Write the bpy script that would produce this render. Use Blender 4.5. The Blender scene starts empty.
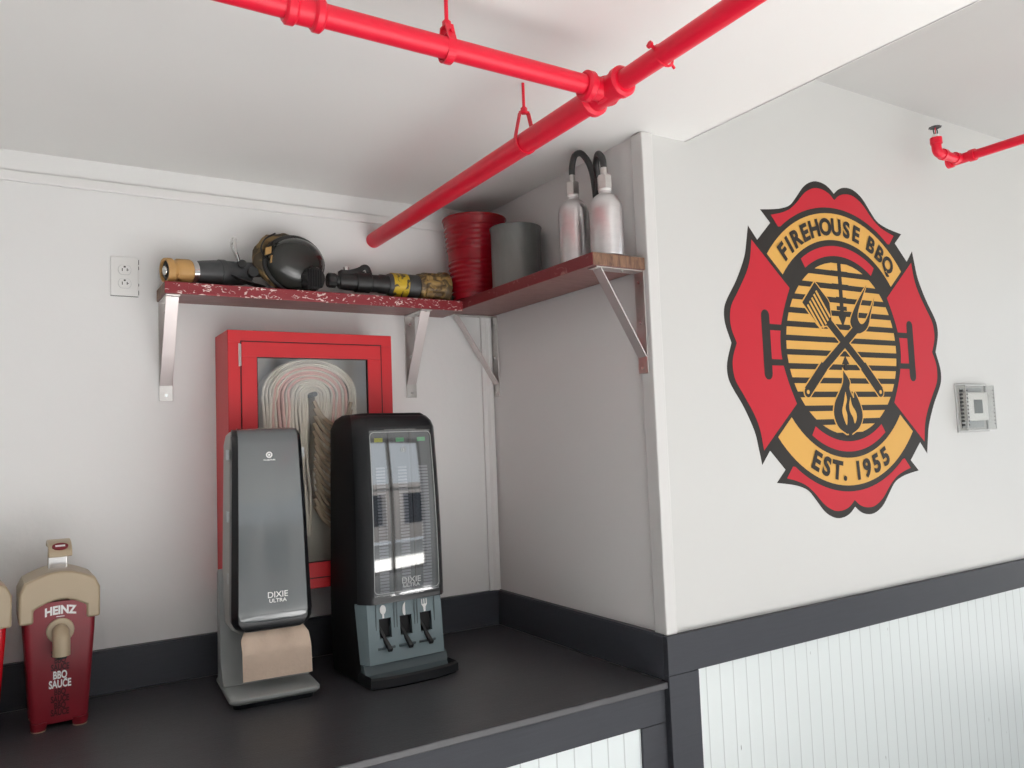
import bpy, bmesh, math, random
from mathutils import Vector, Matrix
random.seed(7)
PI = math.pi
C = bpy.context.scene.collection
SC = bpy.context.scene

# ------------------------------------------------------------------ materials
def new_mat(name):
    m = bpy.data.materials.new(name); m.use_nodes = True
    return m, m.node_tree.nodes, m.node_tree.links, m.node_tree.nodes['Principled BSDF']

def mat(name, col, rough=.5, metal=0., spec=.5, coat=0., noise=0., nscale=20., bump=0., bscale=60., stretch=None, trans=0., ior=1.45, alpha=1.):
    """plain paint / plastic / metal with a little procedural variation and relief"""
    m, N, L, b = new_mat(name)
    b.inputs['Base Color'].default_value = (*col, 1)
    b.inputs['Roughness'].default_value = rough
    b.inputs['Metallic'].default_value = metal
    b.inputs['Specular IOR Level'].default_value = spec
    b.inputs['Coat Weight'].default_value = coat
    b.inputs['Coat Roughness'].default_value = .05
    b.inputs['Transmission Weight'].default_value = trans
    b.inputs['IOR'].default_value = ior
    b.inputs['Alpha'].default_value = alpha
    tc = N.new('ShaderNodeTexCoord'); mp = N.new('ShaderNodeMapping')
    L.new(tc.outputs['Object'], mp.inputs[0])
    if stretch: mp.inputs['Scale'].default_value = stretch
    if noise:
        n = N.new('ShaderNodeTexNoise'); n.inputs['Scale'].default_value = nscale; n.inputs['Detail'].default_value = 5
        L.new(mp.outputs[0], n.inputs['Vector'])
        mx = N.new('ShaderNodeMix'); mx.data_type = 'RGBA'
        mx.inputs[6].default_value = (*[c*(1-noise) for c in col], 1)
        mx.inputs[7].default_value = (*[min(1, c*(1+noise)) for c in col], 1)
        L.new(n.outputs['Fac'], mx.inputs[0]); L.new(mx.outputs[2], b.inputs['Base Color'])
    if bump:
        n2 = N.new('ShaderNodeTexNoise'); n2.inputs['Scale'].default_value = bscale; n2.inputs['Detail'].default_value = 3
        L.new(mp.outputs[0], n2.inputs['Vector'])
        bp = N.new('ShaderNodeBump'); bp.inputs['Strength'].default_value = bump; bp.inputs['Distance'].default_value = .01
        L.new(n2.outputs['Fac'], bp.inputs['Height']); L.new(bp.outputs[0], b.inputs['Normal'])
    return m

def spotted(name, base, spot, lo, hi, scale, rough=.5, stretch=None, metal=0., kind='noise', bump=0.):
    """paint with patches of another colour (chips, scuffs, burn marks)"""
    m, N, L, b = new_mat(name)
    tc = N.new('ShaderNodeTexCoord'); mp = N.new('ShaderNodeMapping'); L.new(tc.outputs['Object'], mp.inputs[0])
    if stretch: mp.inputs['Scale'].default_value = stretch
    n = N.new('ShaderNodeTexNoise'); n.inputs['Scale'].default_value = scale; n.inputs['Detail'].default_value = 6
    n.inputs['Distortion'].default_value = 1.2
    L.new(mp.outputs[0], n.inputs['Vector'])
    r = N.new('ShaderNodeValToRGB'); r.color_ramp.elements[0].position = lo; r.color_ramp.elements[1].position = hi
    r.color_ramp.elements[0].color = (*base, 1); r.color_ramp.elements[1].color = (*spot, 1)
    L.new(n.outputs['Fac'], r.inputs[0]); L.new(r.outputs[0], b.inputs['Base Color'])
    b.inputs['Roughness'].default_value = rough; b.inputs['Metallic'].default_value = metal
    if bump:
        bp = N.new('ShaderNodeBump'); bp.inputs['Strength'].default_value = bump; bp.inputs['Distance'].default_value = .004
        L.new(n.outputs['Fac'], bp.inputs['Height']); L.new(bp.outputs[0], b.inputs['Normal'])
    return m

M = {}
M['wall'] = mat('white_wall_paint', (.83, .83, .82), .5, spec=.3, noise=.015, nscale=3, bump=.06, bscale=40)
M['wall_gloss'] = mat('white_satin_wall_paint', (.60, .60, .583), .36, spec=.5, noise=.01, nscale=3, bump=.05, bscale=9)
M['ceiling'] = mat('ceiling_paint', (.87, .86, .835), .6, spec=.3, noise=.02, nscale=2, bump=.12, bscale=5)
M['wall_side'] = mat('side_wall_paint_darkened', (.76, .75, .74), .5, spec=.3, noise=.015, nscale=3, bump=.06, bscale=40)  # back wall's paint in a darker copy, shade put into the colour
M['guard'] = mat('corner_guard_paint', (.64, .635, .62), .4)
M['ceiling_high_darkened'] = mat('upper_ceiling_paint_darkened', (.56, .555, .54), .6, spec=.3, noise=.02, nscale=2, bump=.12, bscale=5)  # same paint as the low ceiling, darkened to offset too much light
M['trim_white'] = mat('white_trim_paint', (.82, .815, .80), .35, bump=.03)
M['dark'] = mat('charcoal_painted_wood', (.052, .056, .068), .45, noise=.10, nscale=14, stretch=(1, 1, 12), bump=.10, bscale=60)
M['darkrail'] = mat('charcoal_rail_paint', (.046, .049, .058), .5, spec=.3, noise=.12, nscale=10, stretch=(.8, 1, 14), bump=.12, bscale=50)
M['counter'] = mat('charcoal_counter_paint', (.056, .056, .061), .36, spec=.45, noise=.16, nscale=5, stretch=(1, 6, 1), bump=.10, bscale=40)
M['frame_room'] = mat('grey_room_paint', (.52, .52, .52), .7)
M['floor'] = mat('grey_floor', (.51, .51, .52), .5, noise=.1, nscale=4)
M['red_pipe'] = mat('red_pipe_paint', (.78, .012, .040), .33, spec=.45, bump=.05, bscale=30)
M['red_cab'] = mat('red_cabinet_paint', (.62, .022, .030), .38, spec=.45, bump=.03)
M['black_gap'] = mat('black_rubber', (.012, .012, .013), .6)
M['steel'] = mat('brushed_steel', (.62, .60, .58), .28, metal=1., noise=.1, nscale=30)
M['strut'] = mat('strut_steel', (.66, .60, .59), .36, metal=.75)
M['chrome'] = mat('chrome', (.72, .71, .70), .12, metal=1.)
M['alu'] = mat('dull_aluminium', (.66, .64, .64), .30, metal=.9, noise=.12, nscale=12, stretch=(1, 1, 4), bump=.03)
M['cab_in'] = mat('cabinet_inner_metal', (.74, .71, .64), .45, metal=0., noise=.3, nscale=5)
M['white_plastic'] = mat('white_plastic', (.82, .82, .80), .35)
M['screen'] = mat('grey_lcd', (.10, .11, .095), .25)
M['rubber'] = mat('black_rubber_hose', (.035, .035, .035), .42)
M['maroon'] = spotted('maroon_sauce_plastic', (.225, .010, .020), (.20, .009, .018), .3, .7, 4, .42)
M['redbright'] = mat('red_sauce_plastic', (.60, .008, .016), .26)
M['tan'] = mat('tan_plastic', (.45, .36, .245), .35)
M['grey_stand'] = mat('grey_stand_plastic', (.29, .305, .30), .42, bump=.02)
M['grey_side'] = mat('light_grey_plastic', (.38, .38, .36), .45)
M['grey_panel'] = mat('grey_smoked_panel', (.135, .150, .155), .15, spec=.6, coat=.7)
M['black'] = mat('black_plastic', (.012, .013, .015), .30, spec=.5)
M['black_matt'] = mat('black_matt_plastic', (.008, .008, .009), .55, spec=.3)
M['slate'] = mat('slate_grey_plastic', (.19, .25, .27), .45)
M['slate_dark'] = mat('dark_slate_plastic', (.07, .095, .105), .45)
M['window_cover'] = mat('smoked_clear_cover', (.16, .17, .18), .04, spec=1., coat=1.)
M['ink_black'] = mat('emblem_black_vinyl', (.030, .027, .024), .5, spec=.2)
M['ink_red'] = mat('emblem_red_vinyl', (.52, .024, .038), .5, spec=.2)
M['ink_gold'] = mat('emblem_gold_vinyl', (.68, .38, .095), .5, spec=.2)
M['white_ink'] = mat('white_print', (.85, .85, .84), .5)
M['grey_ink'] = mat('pale_grey_print', (.45, .47, .47), .5)
M['dark_ink'] = mat('dark_print', (.05, .004, .008), .5)
M['yellow_ink'] = mat('yellow_tag', (.75, .70, .04), .4)
M['green_ink'] = mat('green_tag', (.12, .55, .22), .4)
M['paper'] = mat('kraft_napkin', (.66, .52, .41), .85, noise=.05, nscale=60, bump=.15, bscale=120)
M['shelf_edge'] = spotted('chipped_maroon_shelf_edge', (.27, .020, .030), (.80, .66, .62), .585, .61, 62, .4, stretch=(.8, 1, 1.6), bump=.3)
M['shelf_side_edge'] = spotted('worn_maroon_shelf_edge', (.20, .018, .024), (.36, .16, .15), .60, .72, 30, .45)
M['shelf_under'] = spotted('brown_maroon_shelf_underside', (.18, .070, .065), (.25, .115, .10), .40, .65, 14, .38, stretch=(1, 5, 1))
M['end_grain'] = spotted('weathered_board_end', (.12, .062, .040), (.26, .14, .08), .35, .7, 22, .6, stretch=(4, 1, 1))
M['nozzle_dark'] = mat('dark_grey_nozzle', (.060, .062, .064), .42, noise=.25, nscale=30)
M['nozzle_black'] = mat('black_nozzle', (.022, .022, .022), .45, noise=.2, nscale=30)
M['nozzle_tan'] = spotted('tan_bumper', (.58, .33, .115), (.20, .09, .03), .62, .74, 14, .5, bump=.2)
M['brass'] = spotted('worn_brown_bumper', (.10, .065, .030), (.42, .27, .09), .46, .62, 26, .45, bump=.3)
M['yellow_worn'] = spotted('worn_yellow_band', (.66, .45, .025), (.07, .055, .03), .53, .60, 30, .45, bump=.2)
M['lens'] = mat('smoky_visor', (.030, .031, .028), .2, spec=.6, coat=.2, noise=.4, nscale=6)
M['strap'] = spotted('camo_brown_straps', (.055, .040, .022), (.23, .15, .06), .48, .56, 13, .8)
M['strap_tan'] = mat('tan_patch', (.42, .25, .09), .8)
M['bucket_red'] = mat('red_enamel', (.33, .004, .014), .24, spec=.6, noise=.12, nscale=8)
M['bucket_grey'] = spotted('galvanised_grey', (.155, .165, .16), (.24, .25, .235), .35, .7, 6, .42, metal=.4, stretch=(1, 1, .4))
M['paving'] = mat('sunlit_paving', (.50, .49, .47), .8, noise=.15, nscale=2)
M['facade'] = mat('pale_facade', (.62, .56, .52), .8, noise=.1, nscale=2)
M['facade_glass'] = mat('shop_glass', (.05, .05, .06), .1)
M['clear'] = None
M['lightwood'] = mat('window_frame_paint', (.25, .24, .23), .5)

def make_clear(name, tint, rough, f):
    m, N, L, b = new_mat(name)
    out = N['Material Output']
    t = N.new('ShaderNodeBsdfTransparent'); t.inputs[0].default_value = (*tint, 1)
    g = N.new('ShaderNodeBsdfGlossy'); g.inputs['Roughness'].default_value = rough
    fr = N.new('ShaderNodeFresnel'); fr.inputs[0].default_value = f
    mx = N.new('ShaderNodeMixShader')
    ge = N.new('ShaderNodeNewGeometry'); iv = N.new('ShaderNodeMath'); iv.operation = 'SUBTRACT'; iv.inputs[0].default_value = 1; L.new(ge.outputs['Backfacing'], iv.inputs[1])
    ml = N.new('ShaderNodeMath'); ml.operation = 'MULTIPLY'; L.new(fr.outputs[0], ml.inputs[0]); L.new(iv.outputs[0], ml.inputs[1])   # the back of a sheet reflects nothing
    L.new(ml.outputs[0], mx.inputs[0]); L.new(t.outputs[0], mx.inputs[1]); L.new(g.outputs[0], mx.inputs[2]); L.new(mx.outputs[0], out.inputs[0])
    return m
M['clear'] = make_clear('clear_plastic', (.90, .90, .89), .12, 1.5)
M['pane'] = make_clear('cabinet_glass', (.95, .95, .94), .06, 1.9)
M['cover_glass'] = make_clear('dispenser_cover', (.62, .66, .68), .03, 3.3)

def bead_mat(name, pitch, x0, col):
    """painted bead board: V grooves every pitch metres along x"""
    m, N, L, b = new_mat(name)
    b.inputs['Roughness'].default_value = .30
    tc = N.new('ShaderNodeTexCoord'); sp = N.new('ShaderNodeSeparateXYZ'); L.new(tc.outputs['Object'], sp.inputs[0])
    s = N.new('ShaderNodeMath'); s.operation = 'SUBTRACT'; s.inputs[1].default_value = x0; L.new(sp.outputs[0], s.inputs[0])
    d = N.new('ShaderNodeMath'); d.operation = 'DIVIDE'; d.inputs[1].default_value = pitch; L.new(s.outputs[0], d.inputs[0])
    fr = N.new('ShaderNodeMath'); fr.operation = 'FRACT'; L.new(d.outputs[0], fr.inputs[0])
    r = N.new('ShaderNodeValToRGB')
    e = r.color_ramp.elements; e[0].position = 0; e[0].color = (*[c*.60 for c in col], 1); e[1].position = .05; e[1].color = (*col, 1)
    x = e.new(.95); x.color = (*col, 1); y = e.new(1.0); y.color = (*[c*.60 for c in col], 1)
    L.new(fr.outputs[0], r.inputs[0])
    n = N.new('ShaderNodeTexNoise'); n.inputs['Scale'].default_value = 9; n.inputs['Detail'].default_value = 2
    mp = N.new('ShaderNodeMapping'); mp.inputs['Scale'].default_value = (6, 1, 1); mp.inputs['Location'].default_value = (.3, 0, .2)
    L.new(tc.outputs['Object'], mp.inputs[0]); L.new(mp.outputs[0], n.inputs['Vector'])
    r2 = N.new('ShaderNodeValToRGB'); r2.color_ramp.elements[0].position = .755; r2.color_ramp.elements[0].color = (1, 1, 1, 1)
    r2.color_ramp.elements[1].position = .775; r2.color_ramp.elements[1].color = (.15, .14, .13, 1)
    L.new(n.outputs['Fac'], r2.inputs[0])
    mul = N.new('ShaderNodeMix'); mul.data_type = 'RGBA'; mul.blend_type = 'MULTIPLY'; mul.inputs[0].default_value = 1
    L.new(r.outputs[0], mul.inputs[6]); L.new(r2.outputs[0], mul.inputs[7]); L.new(mul.outputs[2], b.inputs['Base Color'])
    bp = N.new('ShaderNodeBump'); bp.inputs['Strength'].default_value = .6; bp.inputs['Distance'].default_value = .004
    bw = N.new('ShaderNodeRGBToBW'); L.new(r.outputs[0], bw.inputs[0]); L.new(bw.outputs[0], bp.inputs['Height']); L.new(bp.outputs[0], b.inputs['Normal'])
    return m
M['bead'] = bead_mat('white_bead_board', .0595, .0255, (.70, .75, .745))
M['bead2'] = bead_mat('white_bead_board_counter', .0595, -.122, (.73, .79, .79))

# ------------------------------------------------------------------ geometry helpers
def nb(): return bmesh.new()

def obj(name, bm, m, parent=None, smooth=False, mats=None, bevel=0., seg=2, loc=None):
    bmesh.ops.recalc_face_normals(bm, faces=bm.faces)
    me = bpy.data.meshes.new(name); bm.to_mesh(me); bm.free()
    for x in (mats or [m]): me.materials.append(x)
    if smooth:
        for p in me.polygons: p.use_smooth = True
        try: me.set_sharp_from_angle(angle=math.radians(35))
        except Exception: pass
    o = bpy.data.objects.new(name, me); C.objects.link(o)
    if parent: o.parent = parent
    if loc: o.location = loc
    if bevel:
        b = o.modifiers.new('bevel', 'BEVEL'); b.width = bevel; b.segments = seg; b.limit_method = 'ANGLE'; b.angle_limit = math.radians(40)
        b.harden_normals = False
    return o

def box(bm, x0, x1, y0, y1, z0, z1, mi=0):
    v = [bm.verts.new(p) for p in ((x0,y0,z0),(x1,y0,z0),(x1,y1,z0),(x0,y1,z0),(x0,y0,z1),(x1,y0,z1),(x1,y1,z1),(x0,y1,z1))]
    for f in ((0,3,2,1),(4,5,6,7),(0,1,5,4),(1,2,6,5),(2,3,7,6),(3,0,4,7)):
        fc = bm.faces.new([v[i] for i in f]); fc.material_index = mi
    return v

def prism(bm, pts, fn, d0, d1, mi=0):
    """polygon pts (2-D) swept between depths d0 and d1; fn(u, v, d) -> 3-D point"""
    a = [bm.verts.new(fn(u, v, d0)) for u, v in pts]; b = [bm.verts.new(fn(u, v, d1)) for u, v in pts]
    n = len(pts); fs = [bm.faces.new(a), bm.faces.new(b[::-1])]
    for i in range(n): fs.append(bm.faces.new((a[i], b[i], b[(i+1) % n], a[(i+1) % n])))
    for f in fs: f.material_index = mi
    return fs

def frame_of(t):
    t = t.normalized(); up = Vector((0,0,1)) if abs(t.z) < .9 else Vector((1,0,0))
    a = t.cross(up).normalized(); return a, t.cross(a).normalized()

def tube(bm, pts, r, n=16, cap=True, mi=0, flat=1.):
    """round bar along a polyline; r a number or a list"""
    pts = [Vector(p) for p in pts]; rs = r if isinstance(r, (list, tuple)) else [r]*len(pts)
    rings = []; a0 = None
    for i, p in enumerate(pts):
        t = (pts[min(i+1, len(pts)-1)] - pts[max(i-1, 0)])
        a, b = frame_of(t)
        if a0 is not None:
            t = t.normalized(); a = (a0 - t*a0.dot(t)).normalized(); b = t.cross(a)
        a0 = a
        rings.append([bm.verts.new(p + a*math.cos(2*PI*k/n)*rs[i] + b*math.sin(2*PI*k/n)*rs[i]*flat) for k in range(n)])
    for i in range(len(rings)-1):
        for k in range(n):
            f = bm.faces.new((rings[i][k], rings[i][(k+1) % n], rings[i+1][(k+1) % n], rings[i+1][k])); f.material_index = mi
    if cap:
        for q in (rings[0][::-1], rings[-1]): f = bm.faces.new(q); f.material_index = mi

def lathe(bm, prof, n=40, fn=lambda x,y,z:(x,y,z), mi=0, rib=None):
    """profile of (radius, height) turned about z, then placed by fn; rib(k, i) scales the radius"""
    rings = []
    for i, (r, z) in enumerate(prof):
        if r < 1e-5: rings.append([bm.verts.new(fn(0,0,z))]); continue
        ring = []
        for k in range(n):
            q = r*(rib(k, i) if rib else 1)
            ring.append(bm.verts.new(fn(q*math.cos(2*PI*k/n), q*math.sin(2*PI*k/n), z)))
        rings.append(ring)
    for i in range(len(rings)-1):
        A, B = rings[i], rings[i+1]
        for k in range(n):
            k2 = (k+1) % n
            if len(A) == 1 and len(B) == 1: continue
            if len(A) == 1: f = bm.faces.new((A[0], B[k2], B[k]))
            elif len(B) == 1: f = bm.faces.new((A[k], A[k2], B[0]))
            else: f = bm.faces.new((A[k], A[k2], B[k2], B[k]))
            f.material_index = mi

def loft(bm, secs, mi=0, cap=True):
    """rings of equal length joined one to the next"""
    rs = [[bm.verts.new(p) for p in s] for s in secs]; n = len(rs[0])
    for i in range(len(rs)-1):
        for k in range(n): 
            f = bm.faces.new((rs[i][k], rs[i][(k+1) % n], rs[i+1][(k+1) % n], rs[i+1][k])); f.material_index = mi
    if cap:
        for q in (rs[0][::-1], rs[-1]): f = bm.faces.new(q); f.material_index = mi

def rrect(hx, y0, y1, r, z, seg=4, rb=None):
    """rounded rectangle ring in a horizontal plane, front (y0) radius r, back radius rb"""
    rb = r if rb is None else rb; p = []
    for cx, cy, a0, q in ((-hx, y0, PI, r), (hx, y0, 1.5*PI, r), (hx, y1, 0, rb), (-hx, y1, .5*PI, rb)):
        sx = 1 if cx < 0 else -1; sy = 1 if cy == y0 else -1
        for k in range(seg+1):
            a = a0 + k*PI/2/seg; p.append((cx+sx*q+q*math.cos(a), cy+sy*q+q*math.sin(a), z))
    return p

def cham(hx, y0, y1, c, d, z):
    """six-sided plan: flat front, faces sloping back over c (x) and d (y), square back"""
    return [(-hx, y0+d, z), (-hx+c, y0, z), (hx-c, y0, z), (hx, y0+d, z), (hx, y1, z), (-hx, y1, z)]

def smooth(pts, n=5):
    """open Catmull-Rom through pts"""
    P = [Vector((*p, 0)[:3]) if len(p) == 2 else Vector(p) for p in pts]; d2 = len(pts[0]) == 2; out = []
    for i in range(len(P)-1):
        p0 = P[i-1] if i else P[0]*2-P[1]; p1 = P[i]; p2 = P[i+1]; p3 = P[i+2] if i+2 < len(P) else P[-1]*2-P[-2]
        for k in range(n):
            t = k/n
            out.append(.5*((2*p1)+(p2-p0)*t+(2*p0-5*p1+4*p2-p3)*t*t+(3*p1-p0-3*p2+p3)*t**3))
    out.append(P[-1])
    return [(v.x, v.y) if d2 else tuple(v) for v in out]

def glyph(text, size, weight=0.):
    """flat outline of lettering as (verts, faces), centred on x, baseline at 0"""
    cu = bpy.data.curves.new('lettering', 'FONT'); cu.body = text; cu.size = size; cu.align_x = 'CENTER'; cu.offset = weight; cu.resolution_u = 4
    o = bpy.data.objects.new('lettering', cu); C.objects.link(o)
    dg = bpy.context.evaluated_depsgraph_get(); ev = o.evaluated_get(dg); me = ev.to_mesh()
    V = [tuple(v.co) for v in me.vertices]; Fc = [tuple(p.vertices) for p in me.polygons]
    ev.to_mesh_clear(); bpy.data.objects.remove(o); bpy.data.curves.remove(cu)
    return V, Fc

def add_text(bm, text, size, fn, weight=0., mi=0, sx=1.):
    V, Fc = glyph(text, size, weight)
    vs = [bm.verts.new(fn(x*sx, y)) for x, y, z in V]
    for f in Fc:
        try: q = bm.faces.new([vs[i] for i in f]); q.material_index = mi
        except ValueError: pass

def empty(name, loc=(0,0,0), rz=0., label=None, cat=None, group=None):
    o = bpy.data.objects.new(name, None); C.objects.link(o); o.location = loc; o.rotation_euler = (0, 0, rz); o.empty_display_size = .05
    return tag(o, label, cat, group)

def tag(o, label=None, cat=None, group=None, kind=None):
    if label: o['label'] = label
    if cat: o['category'] = cat
    if group: o['group'] = group
    if kind: o['kind'] = kind
    return o

def struct(name, bm, m, **k):
    o = obj(name, bm, m, **k); o['kind'] = 'structure'; return o

def sbox(name, m, *a, bevel=0.):
    b = nb(); box(b, *a); return struct(name, b, m, bevel=bevel)

# ------------------------------------------------------------------ the setting
FL = -.92           # floor; z = 0 is the counter top
ZC, ZU = 1.706, 2.068
XE = .185           # where the low ceiling ends
XL, XR, YR = -3.3, 5.2, -6.2
sbox('floor', M['floor'], XL, XR, YR, 0, FL-.1, FL)
sbox('wall_back', M['wall'], XL-.1, 0.1, 0, .12, FL, ZU+.1)
b = nb(); box(b, -.001, .12, -.8795, 0, FL, ZU); box(b, -.001, -.0001, -.9995, -.8795, FL, ZU); struct('wall_side', b, M['wall_side'])
sbox('wall_right', M['wall_gloss'], 0, XR+.1, -1.0, -.88, FL, ZU+.1)
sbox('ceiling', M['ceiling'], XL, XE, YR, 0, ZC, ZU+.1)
sbox('ceiling.001', M['ceiling_high_darkened'], XE, XR, YR, -1.0, ZU, ZU+.1)
sbox('wall_left', M['frame_room'], XL-.1, XL, YR, 0, FL, ZU+.1)
# rear wall's window band, widened left to add fill light; end wall with another
WZ0, WZ1 = -.70, 1.95
def wall_with_hole(name, axis, at, a0, a1, h0, h1):
    b = nb()
    def bx(u0, u1, z0, z1):
        if axis == 'y': box(b, u0, u1, at-.12, at, z0, z1)
        else: box(b, at, at+.12, u0, u1, z0, z1)
    bx(a0, h0, FL, ZU+.1); bx(h1, a1, FL, ZU+.1); bx(h0, h1, FL, WZ0); bx(h0, h1, WZ1, ZU+.1)
    return struct(name, b, M['frame_room'])
wall_with_hole('wall_rear', 'y', YR, XL-.1, XR+.1, -1.8, 3.2)
wall_with_hole('wall_end', 'x', XR, YR, -.9, -5.9, -1.35)
def window(name, axis, at, h0, h1, n):
    b = nb()
    for k in range(n+1):
        u = h0+(h1-h0)*k/n
        for z0, z1, w in ((WZ0, WZ1, .035),):
            if axis == 'y': box(b, u-w, u+w, at-.09, at-.03, z0, z1)
            else: box(b, at+.03, at+.09, u-w, u+w, z0, z1)
    for z0, z1 in ((WZ0, WZ0+.06), (WZ1-.06, WZ1), (.95, 1.0)):
        if axis == 'y': box(b, h0, h1, at-.09, at-.03, z0, z1)
        else: box(b, at+.03, at+.09, h0, h1, z0, z1)
    return struct(name, b, M['lightwood'])
window('window_1', 'y', YR, -1.8, 3.2, 6)
window('window_2', 'x', XR, -5.9, -1.35, 4)

# trims
def trim(n, m, *a, bevel=.002): return sbox('trim_%d' % n, m, *a, bevel=bevel)
trim(1, M['trim_white'], XL, -.055, -.012, .0, 1.606, 1.640, bevel=.004)       # picture rail on the back wall
b = nb()                                                                         # cove strip in the inner corner
prism(b, [(-.052, 0), (-.052, -.012), (-.034, -.012), (-.024, -.020), (-.012, -.020), (-.012, -.010), (0, -.010), (0, 0)], lambda u, v, d: (u, v, d), .132, 1.604)
struct('trim_2', b, M['trim_white'], bevel=.001)
b = nb()                                                                         # outer corner guard
prism(b, [(-.014, -.957), (0, -.957), (0, -1.0), (.032, -1.0), (.032, -1.012), (-.014, -1.012)], lambda u, v, d: (u, v, d), .133, ZC-.002)
struct('trim_3', b, M['guard'], bevel=.004)
T = .022
b = nb(); box(b, XL, 0, -T, 0, 0, .130); box(b, XL, 0, -T-.0, 0, .130, .136); struct('trim_4', b, M['dark'], bevel=.002)
b = nb(); box(b, -T, 0, -1.0, -T, 0, .130); box(b, -T, 0, -1.0, -T, .130, .136); struct('trim_5', b, M['dark'], bevel=.002)
trim(6, M['darkrail'], -T, XR, -1.0-T, -1.0, .017, .133)                        # chair rail
b = nb(); box(b, -T, .101, -1.0-T, -1.0, FL, .0165); box(b, -T, 0, -1.0, -.985, FL, 0.0); struct('trim_7', b, M['darkrail'], bevel=.002)
sbox('wall_right_wainscot', M['bead'], .101, XR, -1.008, -1.0, FL, .018)
trim(8, M['ceiling'], XE-.004, XE+.004, YR, -1.0, ZC-.0, ZC+.03, bevel=0)

# ------------------------------------------------------------------ counter
t = empty('counter', (-1.6, -.5, FL), 0, 'dark charcoal painted counter filling the recess below the shelves', 'counter')
def lw(o, par):                                                                  # world-placed mesh under a moved empty
    o.parent = par; o.matrix_parent_inverse = Matrix.Translation(-Vector(par.location)); return o
b = nb(); box(b, XL+.01, -.0225, -1.016, -.0225, -.020, 0); lw(obj('countertop', b, M['counter'], bevel=.003), t)
b = nb(); box(b, XL+.01, -.0225, -1.000, -.975, -.120, -.0205); box(b, -.118, -.0225, -1.0, -.975, FL+.02, -.1205)
box(b, -3.2, -3.1, -1.0, -.975, FL+.02, -.1205); box(b, -3.1, -.118, -1.0, -.975, FL+.02, FL+.12)
lw(obj('face_frame', b, M['darkrail'], bevel=.002), t)
b = nb(); box(b, -3.1, -.1185, -.992, -.984, FL+.12, -.121); lw(obj('bead_board_panel', b, M['bead2']), t)
b = nb(); box(b, XL+.02, -.03, -.974, -.03, FL+.02, -.022); lw(obj('carcass', b, M['dark']), t)

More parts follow.
